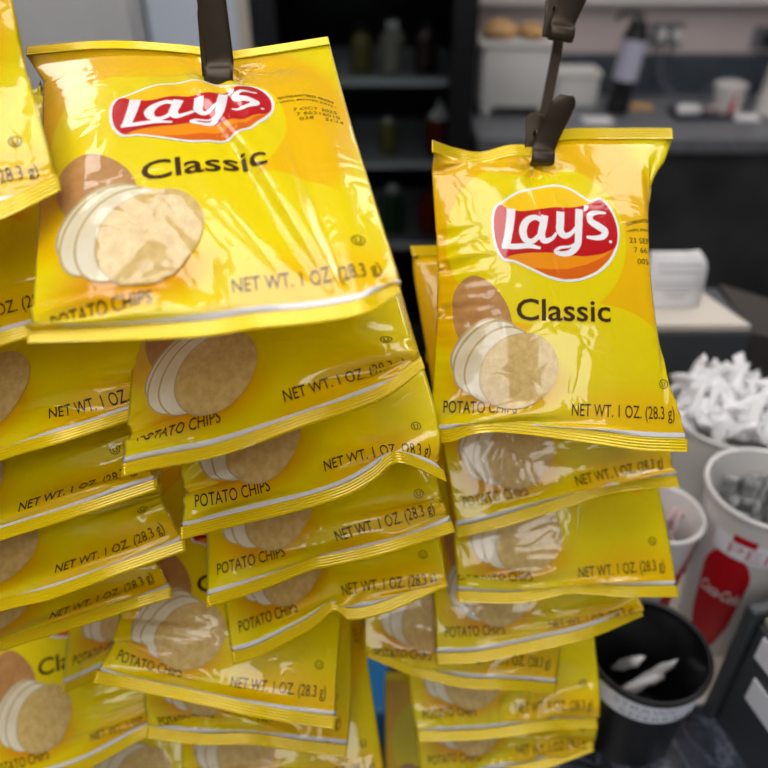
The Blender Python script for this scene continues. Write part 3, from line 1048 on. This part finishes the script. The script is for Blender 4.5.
# black pump flask with pale label
P = on_far(619, 117)
t = thing('pump_dispenser', (P[0], P[1] + .04, HC + .0037), 'black pump dispenser bottle with a pale lilac label', 'dispenser', rot=(0, math.radians(5), 0))
bm = bmesh.new(); lathe(bm, [(0, 0), (.034, 0), (.036, .01), (.036, .225), (.03, .24), (0, .24)], 28); mesh_obj('bottle_body', bm, M['black_plastic'], t, smooth='angle')
bm = bmesh.new(); lathe(bm, [(.0368, .1), (.0368, .215)], 28); mesh_obj('label_wrap', bm, mat('lilac_label', srgb(206, 206, 228), .5), t)
bm = bmesh.new(); lathe(bm, [(0, .24), (.028, .24), (.028, .262), (.012, .27), (.012, .285), (0, .285)], 24); tube(bm, [(0, 0, .28), (-.02, 0, .285), (-.055, 0, .28), (-.07, 0, .262)], .008); mesh_obj('pump_head', bm, M['black_plastic'], t)
# wall outlets and cords
def outlet(x, h, label, plugs, plate):
    t = thing('wall_outlet', (x, 2.68, h), label, 'outlet')
    bm = bmesh.new(); box(bm, (-.055, -.008, -.035), (.055, 0, .035), .002); mesh_obj('cover_plate', bm, plate, t)
    for dx, m_ in plugs:
        bm = bmesh.new(); box(bm, (dx - .013, -.04, -.018), (dx + .013, -.0085, .018), .003); mesh_obj('plug', bm, m_, t)
M['plate'] = mat('grey_plate', srgb(120, 124, 130), .4)
xo = (650 - 384) / FPX * 2.6
outlet(xo * 1.0, 1.095, 'grey double wall outlet holding two white plugs', ((-.02, M['white_plastic']), (.03, M['white_plastic'])), M['plate'])
outlet((748 - 384) / FPX * 2.6, 1.085, 'grey wall outlet holding one black plug near the picture edge', ((-.01, M['black_plastic']),), M['plate'])
M['cord'] = mat('pale_cord', srgb(96, 102, 110), .5)
bm = bmesh.new(); tube(bm, catmull([(xo - .02, 2.64, 1.09), (xo - .03, 2.6, 1.04), (xo - .02, 2.55, .97), (xo + .05, 2.48, .9195), (xo + .1, 2.44, .9165)], 8), .0035)
tag(mesh_obj('power_cord', bm, M['cord']), 'thin pale cord drooping from the double outlet to the counter', 'cord')
bm = bmesh.new(); tube(bm, catmull([(xo + .09, 2.5, .9165), (xo + .11, 2.5, .96), (xo + .17, 2.5, .998), (xo + .23, 2.5, .97), (xo + .25, 2.5, .9165)], 8), .004)
tag(mesh_obj('looped_cord', bm, M['cord']), 'pale cord standing in an arch behind the small red-figured cup', 'cord')
# tray and its odds and ends
P = on_far(700, 116)
t = tag(mesh_obj('serving_tray', (lambda bm: (box(bm, (-.09, -.05, 0), (.09, .05, .006), .002), box(bm, (-.09, -.05, .006), (-.082, .05, .016)), box(bm, (.082, -.05, .006), (.09, .05, .016)), box(bm, (-.082, -.05, .006), (.082, -.043, .016)), box(bm, (-.082, .043, .006), (.082, .05, .016)), bm)[-1])(bmesh.new()), mat('navy_tray', srgb(38, 46, 62), .4), loc=(P[0], P[1], HC + ON)), 'small dark blue tray left of the red-figured cup', 'tray')
bm = bmesh.new(); box(bm, (-.035, -.02, 0), (.035, .02, .022), .006); tag(mesh_obj('soap_bar', bm, M['white_paper'], loc=(P[0] - .04, P[1] + .005, HC + .0075)), 'white oblong packet lying on the dark blue tray', 'packet')
bm = bmesh.new(); box(bm, (-.025, -.018, 0), (.025, .018, .02), .006); tag(mesh_obj('sponge', bm, mat('dusty_pink', srgb(170, 150, 150), .7), loc=(P[0] + .035, P[1] + .005, HC + .0075)), 'dusty pink block on the dark blue tray', 'sponge')
for (px, py, w, d, m_, lb) in ((597, 122, .09, .05, 'white_paper', 'flat white folded napkin on the counter below the pump dispenser'), (745, 119, .08, .05, 'white_paper', 'flat white napkin on the counter right of the red-figured cup'), (640, 108, .07, .06, 'bread', 'tan flat paper bag lying behind the pump dispenser')):
    P = on_far(px, py)
    bm = bmesh.new(); box(bm, (-w / 2, -d / 2, 0), (w / 2, d / 2, .008), .002); tag(mesh_obj('folded_napkin' if m_ == 'white_paper' else 'paper_bag', bm, M[m_], loc=(P[0], P[1], HC + ON)), lb, 'napkin' if m_ == 'white_paper' else 'bag')

# ------------------------------------------------------------------ cups with prints
def cone_lay(name, temps, mats, r0, r1, h, parent, off=0.0005, th0=-math.pi / 2):
    """print templates (mm, x around, y up) laid on a tapering cup wall; x = 0 faces th0"""
    Vs, Fs, Ns, Ms = [], [], [], []
    o_ = 0
    for (V, FF, layer, m_) in temps:
        y = V[:, 1] / 1000
        r = r0 + (r1 - r0) * y / h
        th = th0 + V[:, 0] / 1000 / ((r0 + r1) / 2)
        rr = r + off + .00015 * layer
        Vs.append(np.stack([rr * np.cos(th), rr * np.sin(th), y], 1))
        Ns.append(np.stack([np.cos(th), np.sin(th), np.zeros_like(th)], 1))
        Fs += [[k + o_ for k in f] for f in FF]; Ms += [m_] * len(FF); o_ += len(V)
    return mesh_np(name, np.concatenate(Vs), Fs, mats, parent, normals=np.concatenate(Ns), mi=np.array(Ms, dtype=np.int32))

def cup(name, px, py, z, r1, r0, label, cat='cup', m=None, group=None, tilt=None, base=HC):
    """cup whose rim centre is seen at px, py with depth z; standing on base"""
    P = at(px, py, z)
    h = P[2] - base
    t = thing(name, (P[0], P[1], base), label, cat, group)
    bm = bmesh.new()
    lathe(bm, [(0, .004), (r0 * .96, .004), (r0, 0), (r0 + .0006, .004), (r1, h - .004), (r1 + .0022, h - .004), (r1 + .0032, h - .001), (r1 + .0022, h + .001), (r1 - .001, h), (r1 - .0022, h - .006), (r0 - .002, .008), (0, .008)], 56)
    mesh_obj('cup_wall', bm, m or M['cup_white'], t, smooth='angle')
    return t, P, h

def packet(r_, L, w, th):
    """a crumpled paper packet: a flattened tube with pinched ends"""
    bm = bmesh.new()
    n = 9
    rows = []
    bend = r_.uniform(-.25, .25); tw = r_.uniform(-.8, .8)
    for i in range(n):
        s = i / (n - 1) - .5
        pr = max(0.12, (1 - abs(2 * s) ** 4))
        a0 = tw * s
        row = []
        for k in range(8):
            a = k / 8 * 6.283
            x = math.cos(a) * w / 2 * (1 + r_.uniform(-.16, .16)); y = math.sin(a) * th / 2 * pr * (1 + r_.uniform(-.3, .3))
            row.append(bm.verts.new((x * math.cos(a0) - y * math.sin(a0) + bend * s * s * L * 2, x * math.sin(a0) + y * math.cos(a0), s * L)))
        rows.append(row)
    for a, b in zip(rows[:-1], rows[1:]):
        for k in range(8):
            bm.faces.new((a[k], a[(k + 1) % 8], b[(k + 1) % 8], b[k]))
    bm.faces.new(rows[0][::-1]); bm.faces.new(rows[-1])
    return bm

def fill_packets(name, P, h, r, count, m, label, cat, group, L, w, th, seed, base=HC, spread=.75, z_off=0.0, tilt=.5):
    r_ = random.Random(seed)
    protos = []
    for k in range(count):
        a = k * 2.39996; q = math.sqrt((k + .5) / count) * r * spread
        x, y = P[0] + q * math.cos(a), P[1] + q * math.sin(a)
        zz = base + h + z_off + r_.uniform(-.012, .012) + (1 - q / r) * .018
        if len(protos) < 5:
            o = mesh_obj(name, packet(r_, L, w, th), m, smooth=True); protos.append(o)
        else:
            o = protos[k % 5].copy(); COL.objects.link(o)
        o.location = (x, y, zz)
        o.rotation_euler = (tilt * r_.uniform(-1, 1), tilt * r_.uniform(-1, 1) , r_.uniform(0, 6.28))
        o.scale = (1, 1, r_.uniform(.85, 1.1))
        tag(o, label, cat, group)

# big white cup full of white paper packets
t, P, h = cup('large_cup', 733, 410, .745, .062, .044, 'largest white cup, heaped with crumpled white paper packets')
fill_packets('paper_packet', P, h, .058, 84, M['white_paper'], 'crumpled white paper packet heaped in the largest white cup', 'packet', 'white paper packets in the largest cup', .036, .013, .008, 3, z_off=.006, tilt=.9, spread=.95)
# drink cup with red bottle shape
t, P, h = cup('drink_cup', 770, 487, .645, .051, .036, 'tall white drink cup with a red bottle shape and white script', base=HC + .0052)
r0, r1 = .036, .051
BOT = [(-10, 10), (10, 10), (15, 28), (19, 50), (18, 70), (17, 88), (20, 104), (19, 122), (10, 140), (-10, 140), (-19, 122), (-20, 104), (-17, 88), (-18, 70), (-19, 50), (-15, 28)]
TH = -math.pi / 2 - 0.78
cone_lay('red_bottle_shape', [poly_t(BOT, 1, 0, step=5)], [M['cola_red']], r0, r1, h, t, th0=TH)
cone_lay('script_lettering', [text_t('Coca-Cola', -17, 82, 36, 15, 3, 0, shear=.45, bold=.2)], [M['cup_white']], r0, r1, h, t, th0=TH)
bm = bmesh.new(); bmesh.ops.create_grid(bm, x_segments=20, y_segments=2, size=1)
for v in bm.verts: v.co.x *= 55; v.co.x += 38; v.co.y = v.co.y * 12 + 152
tp = template(bm, 4, 0, 5)
lab = cone_lay('tape_label', [tp], [M['tape']], r0, r1, h, t, th0=TH)
cone_lay('marker_lettering', [text_t('PEPPER', -4, 144, 82, 14, 6, 0, bold=-.1)], [M['pink_marker']], r0, r1, h, lab, th0=TH)
bm = bmesh.new(); bmesh.ops.create_grid(bm, x_segments=4, y_segments=2, size=1)
for v in bm.verts: v.co.x = v.co.x * 8.5 + 6; v.co.y = v.co.y * 4 + 164
cone_lay('red_patch', [template(bm, 6, 0, 5)], [M['cola_red']], r0, r1, h, t, th0=TH)
M['clear_wrap'] = mat('clear_wrap', srgb(150, 152, 154), .12, coat=1.0, noise=.6, nscale=60, bump=.002, bscale=60)
fill_packets('pepper_packet', P, h, .045, 22, M['clear_wrap'], 'shiny clear-wrapped packet standing in the tall drink cup', 'packet', 'clear packets in the drink cup', .07, .014, .005, 8, z_off=-.045, tilt=.35, spread=.85)
# small cup behind the right-hand bags
t, P, h = cup('paper_cup', 661, 512, .66, .036, .027, 'short white paper cup with red print half hidden by the right bags', base=HC + .0052)
cone_lay('red_print', [poly_t([(-6, 40), (12, 50), (26, 74), (34, h * 1000 - 8), (22, h * 1000 - 8), (10, 80)], 1, 0, step=5)], [M['cola_red']], .027, .036, h, t, th0=-math.pi / 2 + .1)
M['pink_paper'] = mat('pink_printed_paper', srgb(226, 206, 206), .5, noise=.25, nscale=70)
fill_packets('sweetener_packet', P, h, .032, 9, M['pink_paper'], 'pinkish printed packet inside the short paper cup', 'packet', 'pinkish packets in the short cup', .05, .02, .004, 5, z_off=-.035, tilt=.8, spread=.7)
# cream dish under the cups
P = at_h(660, 655, HC)
t = tag(mesh_obj('round_plate', (lambda bm: (lathe(bm, [(0, .0), (.08, .0), (.084, .0012), (.0845, .0026), (.083, .0042), (.08, .0044), (0, .0044)], 56), bm)[-1])(bmesh.new()), M['cream_plastic'], smooth='angle', loc=(.285, .475, HC)), 'flat cream round plate under the paper cups behind the black container', 'plate')
# black container
t, P, h = cup('black_container', 648, 648, .61, .0487, .040, 'round black open container with a handwritten white tape label', 'container', m=M['black_plastic'])
rB0, rB1 = .040, .0487
bm = bmesh.new(); bmesh.ops.create_grid(bm, x_segments=24, y_segments=2, size=1)
for v in bm.verts: v.co.x = v.co.x * 40 - 2; v.co.y = v.co.y * 12 + h * 1000 - 19
lab = cone_lay('tape_label', [template(bm, 6, 0, 5)], [M['tape']], rB0, rB1, h, t, th0=-math.pi / 2 - .15)
cone_lay('pen_lettering', [text_t('STRAWS', -28, h * 1000 - 17, 44, 7, 9, 0, bold=-.15), text_t('REFERRALS', -22, h * 1000 - 28, 54, 7, 9, 0, bold=-.15)], [M['pen']], rB0, rB1, h, lab, th0=-math.pi / 2 - .15)
r_ = random.Random(12)
for (px, py, z, rx, ry, rz, L, lb) in ((628, 663, .655, .5, .0, .4, .046, 'crumpled white wrapper standing at the back of the black container'), (655, 673, .655, .4, .45, .6, .055, 'bent white wrapper lying at the front of the black container'), (641, 684, .65, .1, 1.2, .3, .044, 'short white wrapper lying under the others in the black container')):
    Q = at(px, py, z)
    o = mesh_obj('crumpled_wrapper', packet(r_, L, .014, .009), M['white_paper'], smooth=True, loc=Q); o.rotation_euler = (rx, ry, rz)
    tag(o, lb, 'wrapper', 'white wrappers in the black container')

# grey dispenser at the lower right
P1 = at_h(703, 708, HC); P2 = at_h(742, 768, HC)
ang = math.atan2(P2[1] - P1[1], P2[0] - P1[0])
t = thing('napkin_dispenser', (P1[0], P1[1], HC), 'dark grey metal box with two white paper labels at the counter edge', 'dispenser', rot=(0, 0, ang))
Hd = .15
bm = bmesh.new(); box(bm, (.012, .004, 0), (.22, .13, Hd - .012), .003); mesh_obj('case', bm, M['grey_box'], t)
bm = bmesh.new(); box(bm, (0, -.002, 0), (.011, .134, Hd), .002); mesh_obj('end_flange', bm, M['grey_box'], t)
bm = bmesh.new(); box(bm, (.0125, .006, Hd - .0115), (.218, .128, Hd - .003), .003); mesh_obj('top_cover', bm, M['olive'], t)
for (x0, z0, z1, nm) in ((.022, Hd - .042, Hd - .016, 'paper_label'), (.03, Hd - .088, Hd - .06, 'paper_label')):
    bm = bmesh.new(); box(bm, (x0, .0025, z0), (.2, .0038, z1)); mesh_obj(nm, bm, M['tape'], t)

# dark printer-like box with white top, beyond the cups
Pa = at(670, 326, .85); Pb = at(756, 326, .83)
t = thing('receipt_printer', (Pb[0] - .06, Pb[1] + .05, HC), 'dark box with a pale top plate behind the cups', 'printer')
Ht = Pb[2] - HC
bm = bmesh.new(); box(bm, (-.11, -.05, 0), (.06, .06, Ht - .008), .004); mesh_obj('case', bm, M['grey_box'], t)
bm = bmesh.new()
vs = [bm.verts.new(c) for c in ((-.105, -.048, Ht - .0075), (.055, -.048, Ht - .0075), (.02, .055, Ht - .0075), (-.105, .055, Ht - .0075), (-.105, -.048, Ht), (.055, -.048, Ht), (.02, .055, Ht), (-.105, .055, Ht))]
for f in ((0, 3, 2, 1), (4, 5, 6, 7), (0, 1, 5, 4), (1, 2, 6, 5), (2, 3, 7, 6), (3, 0, 4, 7)): bm.faces.new([vs[k] for k in f])
mesh_obj('top_plate', bm, M['cream_plastic'], t)
bm = bmesh.new()
vs = [bm.verts.new(c) for c in ((.0605, -.045, .05), (.19, -.03, .05), (.19, .05, .05), (.0605, .06, .05), (.0605, -.045, Ht - .012), (.19, -.03, Ht - .05), (.19, .05, Ht - .04), (.0605, .06, Ht - .004))]
for f in ((0, 3, 2, 1), (4, 5, 6, 7), (0, 1, 5, 4), (1, 2, 6, 5), (2, 3, 7, 6), (3, 0, 4, 7)): bm.faces.new([vs[k] for k in f])
mesh_obj('side_wing', bm, mat('warm_black_plastic', srgb(60, 56, 52), .5), t)
# curling receipt with printed lines
Q = at(672, 303, .86)
bm = bmesh.new()
prof = [(.0, 0), (.001, .02), (.003, .04), (.006, .052), (.009, .06), (.012, .066)]
prof = catmull(prof, 4)
rows = []
for k, (dy, dz) in enumerate(prof):
    w = .034 if dz < .045 else .034 - .012 * ((dz - .045) / .021) ** 2
    rows.append([bm.verts.new((-.034, dy, dz)), bm.verts.new((w * .4, dy + .0, dz)), bm.verts.new((w, dy + .004, dz))])
for a, b in zip(rows[:-1], rows[1:]):
    for i in (0, 1):
        bm.faces.new((a[i], a[i + 1], b[i + 1], b[i]))
o = mesh_obj('receipt', bm, M['white_paper'], smooth=True, loc=(Q[0], Q[1], Pb[2] + .0005))
sm = o.modifiers.new('thickness', 'SOLIDIFY'); sm.thickness = .0006; sm.offset = 1
tag(o, 'white printed paper slip standing up on the pale top plate', 'receipt')
bm = bmesh.new()
for k, (w, z) in enumerate(((.05, .052), (.045, .045), (.055, .032), (.055, .027), (.03, .022), (.02, .016))):
    y = .011 if z > .048 else .0075 if z > .04 else .004 if z > .028 else .0025
    box(bm, (-w / 2, y - .006 - .0012, z), (w / 2, y - .006 - .0008, z + .001))
mesh_obj('printed_lines', bm, mat('grey_print', srgb(150, 152, 160), .6), o)

# cup with red figure on the far counter, leaning cup stack at the right edge
P = on_far(729, 118)
Q = (P[0], P[1] + .04)
t = thing('paper_cup', (Q[0], Q[1], HC + ON), 'small white cup with a red figure on the far counter', 'cup')
bm = bmesh.new(); lathe(bm, [(0, .004), (.036, .004), (.037, 0), (.047, .088), (.0495, .09), (.047, .092), (.045, .09), (.035, .008), (0, .008)], 40); mesh_obj('cup_wall', bm, M['cup_white'], t, smooth='angle')
cone_lay('red_figure', [poly_t([(-12, 14), (8, 14), (10, 30), (5, 44), (7, 58), (4, 70), (0, 72), (-2, 62), (-3, 50), (-8, 34)], 1, 0, step=5)], [M['cola_red']], .037, .047, .09, t)
P = on_far(774, 118)
t = thing('cup_stack', (P[0], P[1] + .03, HC + .0041), 'tall white cup stack with red print leaning at the right picture edge', 'cup stack', rot=(0, math.radians(4), 0))
bm = bmesh.new(); pr = [(0, 0), (.05, 0)]
for k in range(9):
    pr += [(.052 - k * .0012, .012 + k * .04), (.0485 - k * .0012, .014 + k * .04)]
pr += [(.037, .45), (0, .45)]
lathe(bm, pr, 40); mesh_obj('stacked_cups', bm, M['cup_white'], t, smooth='angle')
cone_lay('red_print', [poly_t([(-34, y), (-18, y), (-18, y + 12), (-34, y + 12)], 1, 0, 0, step=5) for y in (110, 150, 190, 230)], [M['cola_red']], .0525, .041, .45, t, off=.0006)
bm = bmesh.new(); box(bm, (-.07, -.1, 0), (.05, .1, .12), .01)
tag(mesh_obj('storage_crate', bm, M['blue_plastic'], loc=(-0.04, .96, 0)), 'blue plastic crate on the dark floor far below the bags', 'crate')
# ------------------------------------------------------------------ the snack bags
GL = 'yellow snack bags hanging in the left cluster'
GA = 'yellow snack bags piled at the left edge'
GR = 'yellow snack bags hanging in the right cluster'
FULL = (61, 73)
# left cluster, top to bottom
bag('largest front yellow bag under the left clip, seen whole with logo',
    [(27, 343, .289), (110, 341, .287), (200, 337, .285), (255, 329, .285), (317, 323, .285), (367, 313, .286), (400, 293, .295)],
    [(27, 47, .389), (110, 41, .392), (190, 46, .394), (220, 52, .392), (250, 49, .396), (328, 37, .402)], res=FULL, stamp='oct', group=GL, seed=5, thick=.014, wide=1.015, stretch=10.0, dent=(.66, .97, 7.0, 17.0))
bag('bag directly below the large front bag, POTATO CHIPS cut to TATO at left',
    [(122, 477, .352), (150, 470, .350), (220, 456, .343), (300, 428, .340), (380, 400, .343), (425, 368, .352)], alpha=15, lat=-.035, group=GL)
bag('left-cluster bag third from the top, its right corner bent up into a peak',
    [(180, 540, .397), (240, 525, .390), (303, 510, .385), (347, 496, .383), (375, 480, .383), (400, 463, .385), (447, 482, .398)], alpha=16, lat=-.035, group=GL)
bag('left-cluster bag fourth from the top, white stripe at its lower left corner',
    [(207, 608, .437), (262, 590, .432), (310, 571, .428), (330, 567, .427), (383, 555, .428), (455, 532, .437)], alpha=17, lat=-.03, group=GL)
bag('left-cluster bag whose bottom seal folds in the middle, POTATO CHIPS tilted up',
    [(233, 664, .467), (260, 656, .463), (310, 630, .458), (335, 611, .457), (350, 620, .457), (387, 613, .460), (448, 586, .468)], alpha=20, lat=-.03, group=GL, thick=.014)
bag('bag with large pale chips sloping down to the right, under the folded bag',
    [(93, 683, .475), (140, 692, .470), (200, 705, .466), (270, 720, .466), (335, 729, .474)], alpha=22, lat=.01, group=GL, thick=.015)
bag('squeezed bag showing only a strip below the bag with large pale chips',
    [(146, 738, .508), (200, 745, .504), (250, 745, .504), (300, 752, .507), (347, 757, .514)], alpha=22, lat=-.01, group=GL, thick=.014)
bag('lowest left-cluster bag, its bottom cut by the picture edge, pale chip at left',
    [(180, 815, .540), (240, 815, .536), (320, 806, .536), (388, 796, .543)], alpha=30, lat=-.028, group=GL)
bag('bag filling the gap at the bottom edge below the tilted corner bag',
    [(78, 842, .575), (140, 838, .572), (200, 834, .573), (275, 826, .578)], alpha=36, lat=-.02, group=GL, thick=.012)
# far left pile
bag('bag at the top left corner cut by the left edge, ending in .3 g)',
    [(-262, 300, .318), (-100, 262, .308), (0, 220, .303), (61, 190, .312)],
    [(-320, -120, .350), (-185, -135, .350), (-30, -145, .352)], stamp='oct', group=GA, seed=3, wide=.97, thick=.02)
bag('bag peeking out between the top left corner bag and the largest front bag',
    [(-238, 400, .350), (-100, 372, .343), (0, 346, .340), (85, 322, .348)],
    [(-228, 112, .42), (-100, 102, .42), (42, 92, .42)], stamp='oct', group=GA)
bag('left-edge bag showing NET WT. 1 beside the second hanging bag',
    [(-100, 500, .377), (0, 461, .370), (65, 442, .369), (130, 421, .378), (188, 404, .390)], alpha=17, lat=-.04, group=GA)
bag('left-edge bag with its whole NET WT. text, under the NET WT. 1 bag',
    [(-135, 585, .402), (0, 541, .397), (80, 516, .397), (158, 490, .402)], alpha=18, lat=-.04, group=GA)
bag('left-edge bag with a long white-striped seal reaching furthest right in its pile',
    [(-90, 645, .425), (0, 612, .420), (50, 600, .419), (110, 578, .420), (186, 551, .426)], alpha=18, lat=-.035, group=GA)
bag('dim left-edge bag just above the small POTATO CHIPS corner',
    [(-85, 690, .452), (0, 652, .447), (70, 630, .446), (140, 608, .448), (172, 598, .452)], alpha=18, lat=-.03, group=GA)
bag('bag showing a small lower left corner with faint POTATO CHIPS lettering',
    [(62, 694, .528), (110, 673, .529), (175, 648, .534), (255, 622, .546)], alpha=9, lat=-.02, thick=.009, group=GA)
bag('lower left corner bag lying tilted with Classic lettering in view',
    [(-14, 806, .538), (40, 786, .534), (90, 768, .533), (153, 734, .540), (186, 728, .552)], alpha=26, thick=.013, lat=-.048, res=(49, 59), group=GA)
# right cluster, top to bottom
bag('front yellow bag under the right clip, seen whole with logo',
    [(430, 443, 0.4274), (450, 442, 0.4225), (480, 433, 0.4186), (520, 434, 0.4176), (590, 443, 0.4156), (640, 450, 0.4156), (688, 452, 0.4186)],
    [(432, 140, 0.4421), (455, 148, 0.4557), (480, 152, 0.4597), (510, 145, 0.4577), (540, 144, 0.4567), (560, 130, 0.4577), (620, 128, 0.4597), (672, 128, 0.4616)], res=FULL, stamp='sep', group=GR, seed=11, thick=.024, wide=.965, soft=.04, stretch=-5.0, dent=(.44, .95, 8.0, 15.0))
bag('second right bag, its upper left edge showing beside the front right bag',
    [(458, 538, .490), (500, 528, .486), (560, 510, .483), (620, 492, .484), (680, 487, .492)],
    [(410, 246, .522), (480, 244, .525), (540, 240, .528), (622, 238, .528)], group=GR, stamp='sep', thick=.014)
bag('third right bag with a straight white stripe and complete POTATO CHIPS line',
    [(457, 602, .500), (520, 603, .497), (570, 594, .496), (625, 597, .497), (679, 597, .502)], alpha=40, thick=.015, lat=-.02, group=GR)
bag('fourth right bag whose thin right corner hangs over the black container',
    [(437, 664, .530), (480, 662, .526), (540, 650, .524), (590, 638, .525), (643, 616, .532)],
    [(422, 400, .572), (480, 398, .577), (560, 398, .577), (632, 396, .577)], group=GR, stamp='sep')
bag('right-cluster bag sticking out to the left between the two clusters',
    [(366, 657, .545), (415, 676, .541), (464, 688, .540), (510, 690, .541), (556, 694, .547)], alpha=40, lat=.01, thick=.012, group=GR, topw=.145)
bag('right-cluster bag second from the bottom with crinkled shiny chips',
    [(418, 741, .570), (450, 741, .568), (496, 738, .566), (550, 730, .567), (598, 728, .571)], alpha=42, thick=.012, lat=-.012, group=GR)
bag('lowest right bag with its right corner beside the black container',
    [(424, 790, .592), (480, 781, .590), (540, 770, .590), (594, 751, .594)], alpha=46, thick=.014, lat=-.01, group=GR)
bag('hindmost right bag showing its potato along the left side at the bottom',
    [(398, 862, .690), (440, 860, .690), (490, 854, .690), (528, 850, .690)], alpha=62, thick=.012, lat=.002, group=GR)

# ------------------------------------------------------------------ the hanging strips with their clips
def clip_strip(label, pts, clips, name='clip_strip'):
    """a thin steel rod (world points) carrying spring clips: (point, roll, pitch, big)"""
    o = np.array(pts[0])
    t = thing(name, o, label, 'clip strip')
    bm = bmesh.new()
    # flat bar
    P = [np.array(p) - o for p in pts]
    for a, b in zip(P[:-1], P[1:]):
        d = norm(b - a); sx = norm(np.cross(d, np.array([0, 1.0, 0]))); sy = np.cross(sx, d)
        w, h = .0032, .0012
        q = [a + sx * w + sy * h, a + sx * w - sy * h, a - sx * w - sy * h, a - sx * w + sy * h]
        r = [x + (b - a) for x in q]
        va = [bm.verts.new(x) for x in q]; vb = [bm.verts.new(x) for x in r]
        for k in range(4): bm.faces.new((va[k], va[(k + 1) % 4], vb[(k + 1) % 4], vb[k]))
        bm.faces.new(va[::-1]); bm.faces.new(vb)
    bmesh.ops.recalc_face_normals(bm, faces=bm.faces[:])
    mesh_obj('rod', bm, M['clip_metal'], t)
    for (p, roll, tilt, W, L, taper, curl) in clips:
        # lever plate seen from the front: local x across, local z up, -y toward the camera, origin at the jaw
        prof = [(-.0015, -.001), (-.0058, -.0006), (-.0075, .0022), (-.0062, .006), (-.0032, .0085), (-.0022, .012), (-.003, .02), (-.005, L * .7), (-.0062, L * .88), (-.006, L)]
        pr = catmull(prof, 4)
        bm = bmesh.new()
        rows = []
        nx = 8
        for (y, z) in pr:
            f = z / L
            hw = W / 2 * (1 if f < .25 else 1 + taper * min(1, (f - .25) / .4))
            if f > .82:
                hw *= math.sqrt(max(0.0, 1 - ((f - .82) / .20) ** 2)) * .9 + .1
            skew = curl * max(0, f - .2)
            rows.append([bm.verts.new((hw * (2 * i / nx - 1) + skew, y + .0012 * (2 * i / nx - 1) ** 2, z)) for i in range(nx + 1)])
        for a, b in zip(rows[:-1], rows[1:]):
            for i in range(nx):
                bm.faces.new((a[i], a[i + 1], b[i + 1], b[i]))
        c = mesh_obj('clip', bm, M['clip_metal'], t, smooth=True)
        s = c.modifiers.new('thickness', 'SOLIDIFY'); s.thickness = .0009; s.offset = 0
        # rear leaf and the spring coil
        bm = bmesh.new()
        rows = []
        for (y, z) in catmull([(.0025, .0), (.003, .006), (.004, .014), (.0065, L * .55), (.0075, L * .72)], 4):
            f = z / L
            hw = W / 2 * .85 * (1 if f < .6 else math.sqrt(max(.02, 1 - ((f - .6) / .125) ** 2)))
            rows.append([bm.verts.new((hw * (2 * i / nx - 1) - .004 - curl * .25 * f, y, z)) for i in range(nx + 1)])
        for a, b in zip(rows[:-1], rows[1:]):
            for i in range(nx):
                bm.faces.new((a[i], a[i + 1], b[i + 1], b[i]))
        c2 = mesh_obj('rear_leaf', bm, M['clip_metal'], c, smooth=True)
        s = c2.modifiers.new('thickness', 'SOLIDIFY'); s.thickness = .0009; s.offset = 0
        bm = bmesh.new()
        hel = [(-W * .42 + W * .84 * k / 40, .0015 + .0026 * math.cos(k * .9), .016 + .0026 * math.sin(k * .9)) for k in range(41)]
        tube(bm, hel, .0007, n=6)
        mesh_obj('spring', bm, M['clip_metal'], c)
        c.location = np.array(p) - o
        c.rotation_euler = (tilt, roll, 0)
    return t
A = at(222, 84, .376)
top = at(214, -260, .372)
clip_strip('dark spring clip and strip gripping the largest front bag at left',
    [top + np.array([0, .012, 0]), at(214, 20, .392) + np.array([0, .008, 0]), A + np.array([.002, .02, -.005])],
    [(A, math.radians(-2), math.radians(-14), .0145, .055, -.03, -.0)])
B = at(540, 163, .457)
B2 = at(559, 39, .462)
clip_strip('thin dark rod with two spring clips holding the front right bag',
    [at(585, -160, .47), at(557, 50, .476), at(544, 118, .477), B + np.array([0, .016, .0])],
    [(B, math.radians(6), math.radians(-14), .0140, .040, .04, .010), (B2, math.radians(8), math.radians(-14), .0150, .042, .04, .010)])
